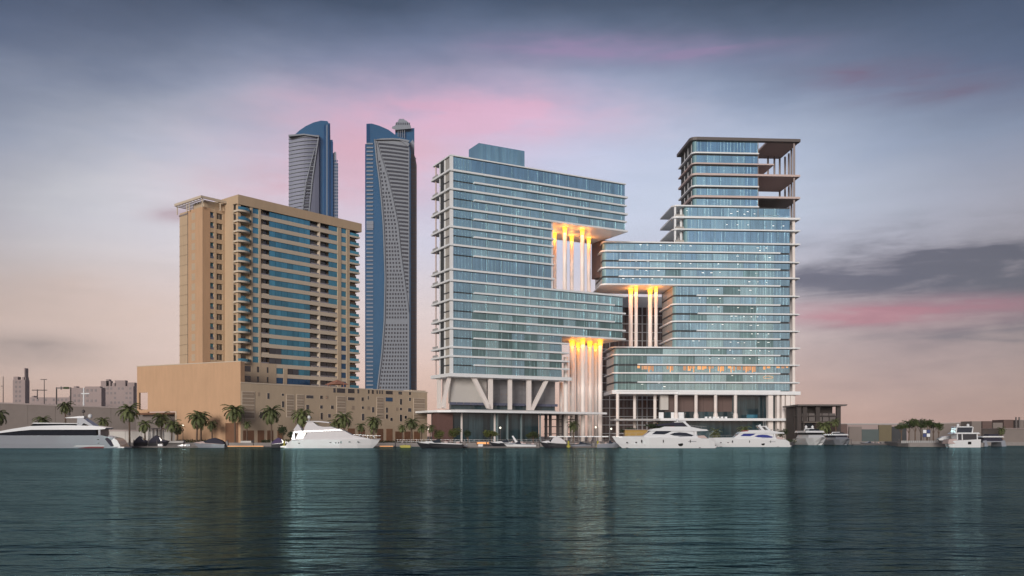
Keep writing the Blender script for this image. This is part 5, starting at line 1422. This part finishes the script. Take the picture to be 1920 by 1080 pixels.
# (centre x, top y, crown width px, distance, kind, label)
palms = [
 (243,752,44,300,'date','tall dark palm standing against the left end of the blank wall'),
 (123,749,30,318,'date','palm on a thin trunk behind the black windowed yacht arch'),
 (369,765,42,300,'date','double crowned palm in front of the blank wall, left trunk'),
 (377,768,34,303,'date','double crowned palm in front of the blank wall, right trunk'),
 (441,752,44,300,'date','full palm beside the brown gate at the end of the blank wall'),
 (509,755,42,300,'date','grey green palm just right of the first screened bay of the podium'),
 (567,762,40,300,'date','palm rising behind the radar dome of the canvas covered yacht'),
 (645,769,36,300,'date','dark round headed palm above the bow half of the canvas covered yacht'),
 (700,777,30,300,'date','thin feathery palm in front of the brown podium doors'),
 (771,780,28,300,'date','feathery palm before the last screened bay of the podium'),
 (398,785,24,302,'fan','short palm right of the double crowned pair'),
 (463,787,18,302,'fan','small round palm in front of the first low podium door'),
 (272,783,30,296,'fan','low bushy palm above the covered boat beside the big yacht'),
 (322,783,32,296,'fan','bushy yellow green palm standing in a quay planter'),
 (333,790,26,298,'fan','smaller palm crowded against the planter palm'),
 (303,770,34,316,'date','dim broad palm in the shade of the recessed wall'),
 (193,778,28,306,'fan','wide low palm behind the stern deck of the big yacht'),
 (81,775,34,308,'fan','dark flat crowned palm above the flybridge of the big yacht'),
 (-2,764,38,300,'date','dark palm cut by the left edge of the picture'),
 (629,782,26,301,'fan','dark palm touching the hardtop of the canvas covered yacht'),
 (677,790,22,301,'fan','yellowish low palm left of the thin feathery palm'),
 (755,793,20,300,'fan','little spiky palm near the yellow jet ski'),
 (790,792,22,299,'fan','brownish palm at the end of the podium building'),
 (806,793,20,300,'fan','brownish palm next to the brick corner of the left glass tower'),
 (1075,785,26,300,'fan','dark leaning palm in front of the bright lobby openings'),
 (1340,800,28,330,'fan','spiky palm between the two flybridge yachts'),
 (1395,795,26,333,'fan','dark palm behind the violet windowed yacht'),
 (1547,786,30,376,'date','shaggy palm before the upper floor of the dark pavilion'),
 (1568,782,20,376,'date','dark palm at the right end of the dark pavilion'),
 (1879,798,18,340,'fan','tiny palm beside the grey quay shed'),
 (700,795,20,304,'fan','dark bushy palm tucked behind the thin feathery palm'),
 (590,792,22,303,'fan','low palm half hidden by the arch of the canvas covered yacht'),
]
for px, ty, wpx, D, kind, lb in palms:
    k = F/D; zt = zat(ty, D); wid = wpx/k
    L = wid*.66; h = max(1.5, zt-GZ-L*.62)
    make_palm(rng, h, L, 34 if kind == 'date' else 24, 'date_palm' if kind == 'date' else 'fan_palm', lb, (W(px, D).x, D, GZ), kind=kind, bend=rng.uniform(0, .7))
# ------------------------------------------------------------------ bushes, trees, hedges
def foliage(m, c, r, n, size, rng):
    for i in range(n):
        while True:
            v = Vector((rng.uniform(-1, 1), rng.uniform(-1, 1), rng.uniform(-1, 1)))
            if .35 < v.length < 1: break
        v *= .75+.35*rng.random()
        p = Vector((c[0]+v.x*r[0], c[1]+v.y*r[1], c[2]+v.z*r[2]))
        a = Vector((rng.gauss(0, 1), rng.gauss(0, 1), rng.gauss(0, 1))).normalized(); b = a.orthogonal().normalized()
        s = size*rng.uniform(.6, 1.3)
        m.quad(p-a*s, p-b*s*.6, p+a*s, p+b*s*.6)
def tree(label, px, ty, by, wpx, D, ma, name='broadleaf_tree', cat='tree', n=420, group=None, clumps=7):
    k = F/D; x = W(px, D).x; zt = zat(ty, D); zb = zat(by, D); rw = wpx/k/2; o = thing(name, label, cat, (x, D, GZ), group)
    m = MB(); rz = (zt-zb)/2; rg = random.Random(int(px*7+ty))
    for i in range(clumps):
        a = rg.uniform(0, 6.28); f = rg.uniform(.1, .62)
        cc = (x+math.cos(a)*rw*f, D+math.sin(a)*rw*f*.8, zb+rz*rg.uniform(.6, 1.45))
        foliage(m, cc, (rw*.52, rw*.5, rz*.55), n//clumps, .16+rw*.05, rg)
    m.build('crown', ma, o)
    if zb > GZ+.6:
        t_ = MB(); t_.tube((x, D, GZ), (x+rg.uniform(-.3, .3), D, zb+rz*.9), .17+rw*.03, .09, n=7)
        for i in range(4):
            a = rg.uniform(0, 6.28); t_.tube((x, D, zb*.7+GZ*.3), (x+math.cos(a)*rw*.6, D+math.sin(a)*rw*.5, zb+rz*.9), .08, .03, n=5)
        t_.build('trunk', m_trunk, o)
    return o
tree('bright green bush in front of the brick corner', 848, 798, 824, 34, 304, m_leafy, 'bush', 'bush')
tree('olive bush left of the bright green one', 822, 803, 824, 26, 304, m_leafy, 'bush', 'bush')
tree('dark bush right of the bright green one', 877, 804, 822, 18, 306, m_leafd, 'bush', 'bush')
tree('dry yellow green hedge mound before the teal lobby glass', 922, 806, 820, 46, 318, m_leafy, 'bush', 'bush')
tree('dark leafy bush behind the stern of the canvas covered yacht', 530, 794, 822, 26, 303, m_leafd, 'bush', 'bush')
tree('small dark bush right of the leafy one at the canvas covered yacht', 545, 806, 822, 20, 305, m_leafd, 'bush', 'bush')
tree('grey green bush on the quay behind the small moored boats', 1000, 808, 824, 30, 302, m_leaf, 'bush', 'bush')
tree('tall dark shrub beside the white column of the stepped tower', 1235, 792, 806, 62, 350, m_leafd, 'tree', 'tree', 700, clumps=11)
tree('low dark shrub left of the tall white column', 1180, 800, 812, 40, 345, m_leafd, 'bush', 'bush', 420)
tree('dark shrub behind the stern of the violet windowed yacht', 1466, 800, 824, 26, 330, m_leafd, 'bush', 'bush')
tree('dark green clump at the foot of the fins of the stepped tower', 1440, 797, 818, 36, 340, m_leafd, 'bush', 'bush', 420)
for i, (px, ty, by, wd, D) in enumerate([(1690,790,806,26,300),(1704,787,805,30,303),(1716,782,803,32,300),(1727,784,806,28,306),(1738,785,804,30,301),(1750,787,806,26,305),(1760,790,808,20,300)]):
    lb = ['outermost left tree of the clump on the right quay', 'second tree from the left of the quay clump', 'tallest tree of the quay clump, left of its middle', 'tree in the middle of the quay clump', 'tree right of the middle of the quay clump', 'second tree from the right of the quay clump', 'small outermost right tree of the quay clump'][i]
    tree(lb, px, ty, by, wd, D, m_leafd if i % 2 else m_leaf, group='trees on the right hand quay', n=520)
h = MB(); rg = random.Random(3)
for x in range(0, 330):
    px = 330+x*.7; D = 311
    foliage(h, (W(px, D).x, D+rg.uniform(0, .6), GZ+.5), (.35, .5, .75), 7, .22, rg)
tag(h.build('hedge', m_leafd, None), 'long clipped dark hedge on the promenade below the blank wall', 'hedge')
h = MB()
for x in range(0, 300):
    px = 560+x*.85; D = 314
    foliage(h, (W(px, D).x, D+rg.uniform(0, .6), GZ+.35), (.4, .5, .55), 6, .2, rg)
tag(h.build('hedge', m_leafd, None), 'low dark hedge running in front of the brown podium doors', 'hedge')
h = MB()
for x in range(0, 330):
    px = 1165+x*1.0; D = 330
    foliage(h, (W(px, D).x, D+rg.uniform(0, 1.2), GZ+.55), (.5, .6, .9), 7, .25, rg)
tag(h.build('hedge', m_leafd, None), 'dark planting strip below the terrace of the stepped tower', 'hedge')
# ------------------------------------------------------------------ promenade furniture
def globe_lamp(px, D, y, label):
    x = W(px, D).x; o = thing('globe_lamp', label, 'street lamp', (x, D, GZ), 'globe lamps on the promenade')
    MB().tube((x, D, GZ), (x, D, zat(y, D)), .08, n=6).build('pole', m_pole, o)
    g = MB(); g.smooth = True; g.lathe((x, D, zat(y, D)), [(.1, 0), (.34, .25), (.34, .5), (.02, .75)], 10); g.build('lamp_globe', mat('lamp_globe', (.8, .78, .7), .4, emit=(1, .9, .7), es=1.5), o)
for px, D, y, lb in ((1117,320,803,'lit globe lamp under the canopy between the lit columns'),(1146,320,806,'lit globe lamp left of the tall white column'),(938,305,804,'white globe lamp in front of the teal lobby glass'),(803,312,806,'globe lamp near the end of the podium building'),(560,298,806,'globe lamp behind the canvas covered yacht'),(343,306,800,'globe lamp beside the planter palm')):
    globe_lamp(px, D, y, lb)
gz = thing('pergola', 'dark slatted pergola on the quay behind the covered boats', 'pergola', (W(289, 302).x, 302, GZ))
a, c = W(273, 302).x, W(305, 302).x
MB().box(a, c, 301, 304, zat(805, 302), zat(803, 302)).build('roof', m_pole, gz)
for k in range(5): MB().box(a+(c-a-.3)*k/4, a+(c-a-.3)*k/4+.25, 301, 301.3, GZ, zat(805, 302)).build('post', m_pole, gz)
for k in range(9): MB().box(a+(c-a)*k/9+.1, a+(c-a)*(k+1)/9-.12, 303.6, 303.8, GZ, zat(806, 302)).build('slat', m_slabg, gz)
for i, (x0, x1, D, lb) in enumerate(((264,282,297,'low white planter box beneath the bushy palm by the big yacht'),(311,345,295.3,'long white planter box holding two palms'),(452,472,297,'white planter box under the small round palm'))):
    MBp = thing('planter', lb, 'planter', (W(x0, D).x, D, GZ), 'white planters on the quay edge')
    MB().box(W(x0, D).x, W(x1, D).x, D-.6, D+1.6, GZ, GZ+.75).build('box', m_lobbywall, MBp)
    MB().box(W(x0, D).x+.1, W(x1, D).x-.1, D-.5, D+1.5, GZ+.75, GZ+.82).build('soil', m_trunk, MBp)
for i, (px, D, lb) in enumerate(((1250,340,'yellow lit kiosk wall behind the bow of the lens windowed yacht'),)):
    o = thing('kiosk', lb, 'kiosk', (W(1163, D).x, D, GZ))
    MB().box(W(1172, D).x, W(1216, D).x, D, D+4, GZ, zat(806, D)).build('wall', mat('mustard_wall', (.42, .27, .07), .7), o)
    MB().box(W(1170, D).x, W(1218, D).x, D-.6, D+4.4, zat(806, D), zat(805, D)).build('roof', m_bronze, o)
# row of bright planters and rails on the quay before the left tower
qb = thing('quay_counter', 'long white quay counter in front of the lobby openings', 'counter', (W(1052, 306).x, 306, GZ))
for k in range(8):
    a, c = 1030+k*14, 1043+k*14
    MB().box(W(a, 306).x, W(c, 306).x, 306, 307, zat(819.5, 306), zat(817.5, 306)).build('counter_top', m_slab, qb)
    MB().box(W(a, 306).x+.2, W(a, 306).x+.5, 306.2, 306.8, GZ, zat(819.5, 306)).build('leg', m_pole, qb)
rw = thing('quay_railing', 'thin steel railing along the quay edge behind the boats', 'railing', (W(800, 297).x, 297, GZ))
m = MB()
for px in range(745, 1470, 9): m.tube((W(px, 297.2).x, 297.2, GZ+.1), (W(px, 297.2).x, 297.2, GZ+1.15), .03, n=4)
for zz_ in (.6, 1.15): m.tube((W(745, 297.2).x, 297.2, GZ+zz_), (W(1465, 297.2).x, 297.2, GZ+zz_), .03, n=4)
m.build('rail', m_steel, rw, kind='stuff')
qf = thing('quay_fence', 'white slatted fence on the tree covered quay end', 'fence', (W(1706, 292).x, 292, GZ))
for k in range(22):
    a = 1690+k*3.6; MB().box(W(a, 291.4).x, W(a+2.6, 291.4).x, 291.4, 291.6, GZ, GZ+.85).build('slat', m_slabg, qf)
sg = thing('notice_board', 'white and dark blue board standing among the quay trees', 'sign', (W(1733, 298).x, 298, GZ))
for i in range(2):
    for j in range(2): MB().box(W(1731+i*7, 298).x, W(1737+i*7, 298).x, 298, 298.1, zat(819-j*7, 298), zat(813-j*7, 298)).build('board_panel', m_slab if (i+j) % 2 else mat('blue_board', (.05, .07, .2), .5), sg)
MB().box(W(1730, 298).x, W(1745, 298).x, 298.1, 298.2, zat(820, 298), zat(805, 298)).build('frame', m_pole, sg)
for px in (1731, 1743): MB().tube((W(px, 298.3).x, 298.3, GZ), (W(px, 298.3).x, 298.3, zat(819, 298)), .08, n=5).build('post', m_pole, sg)
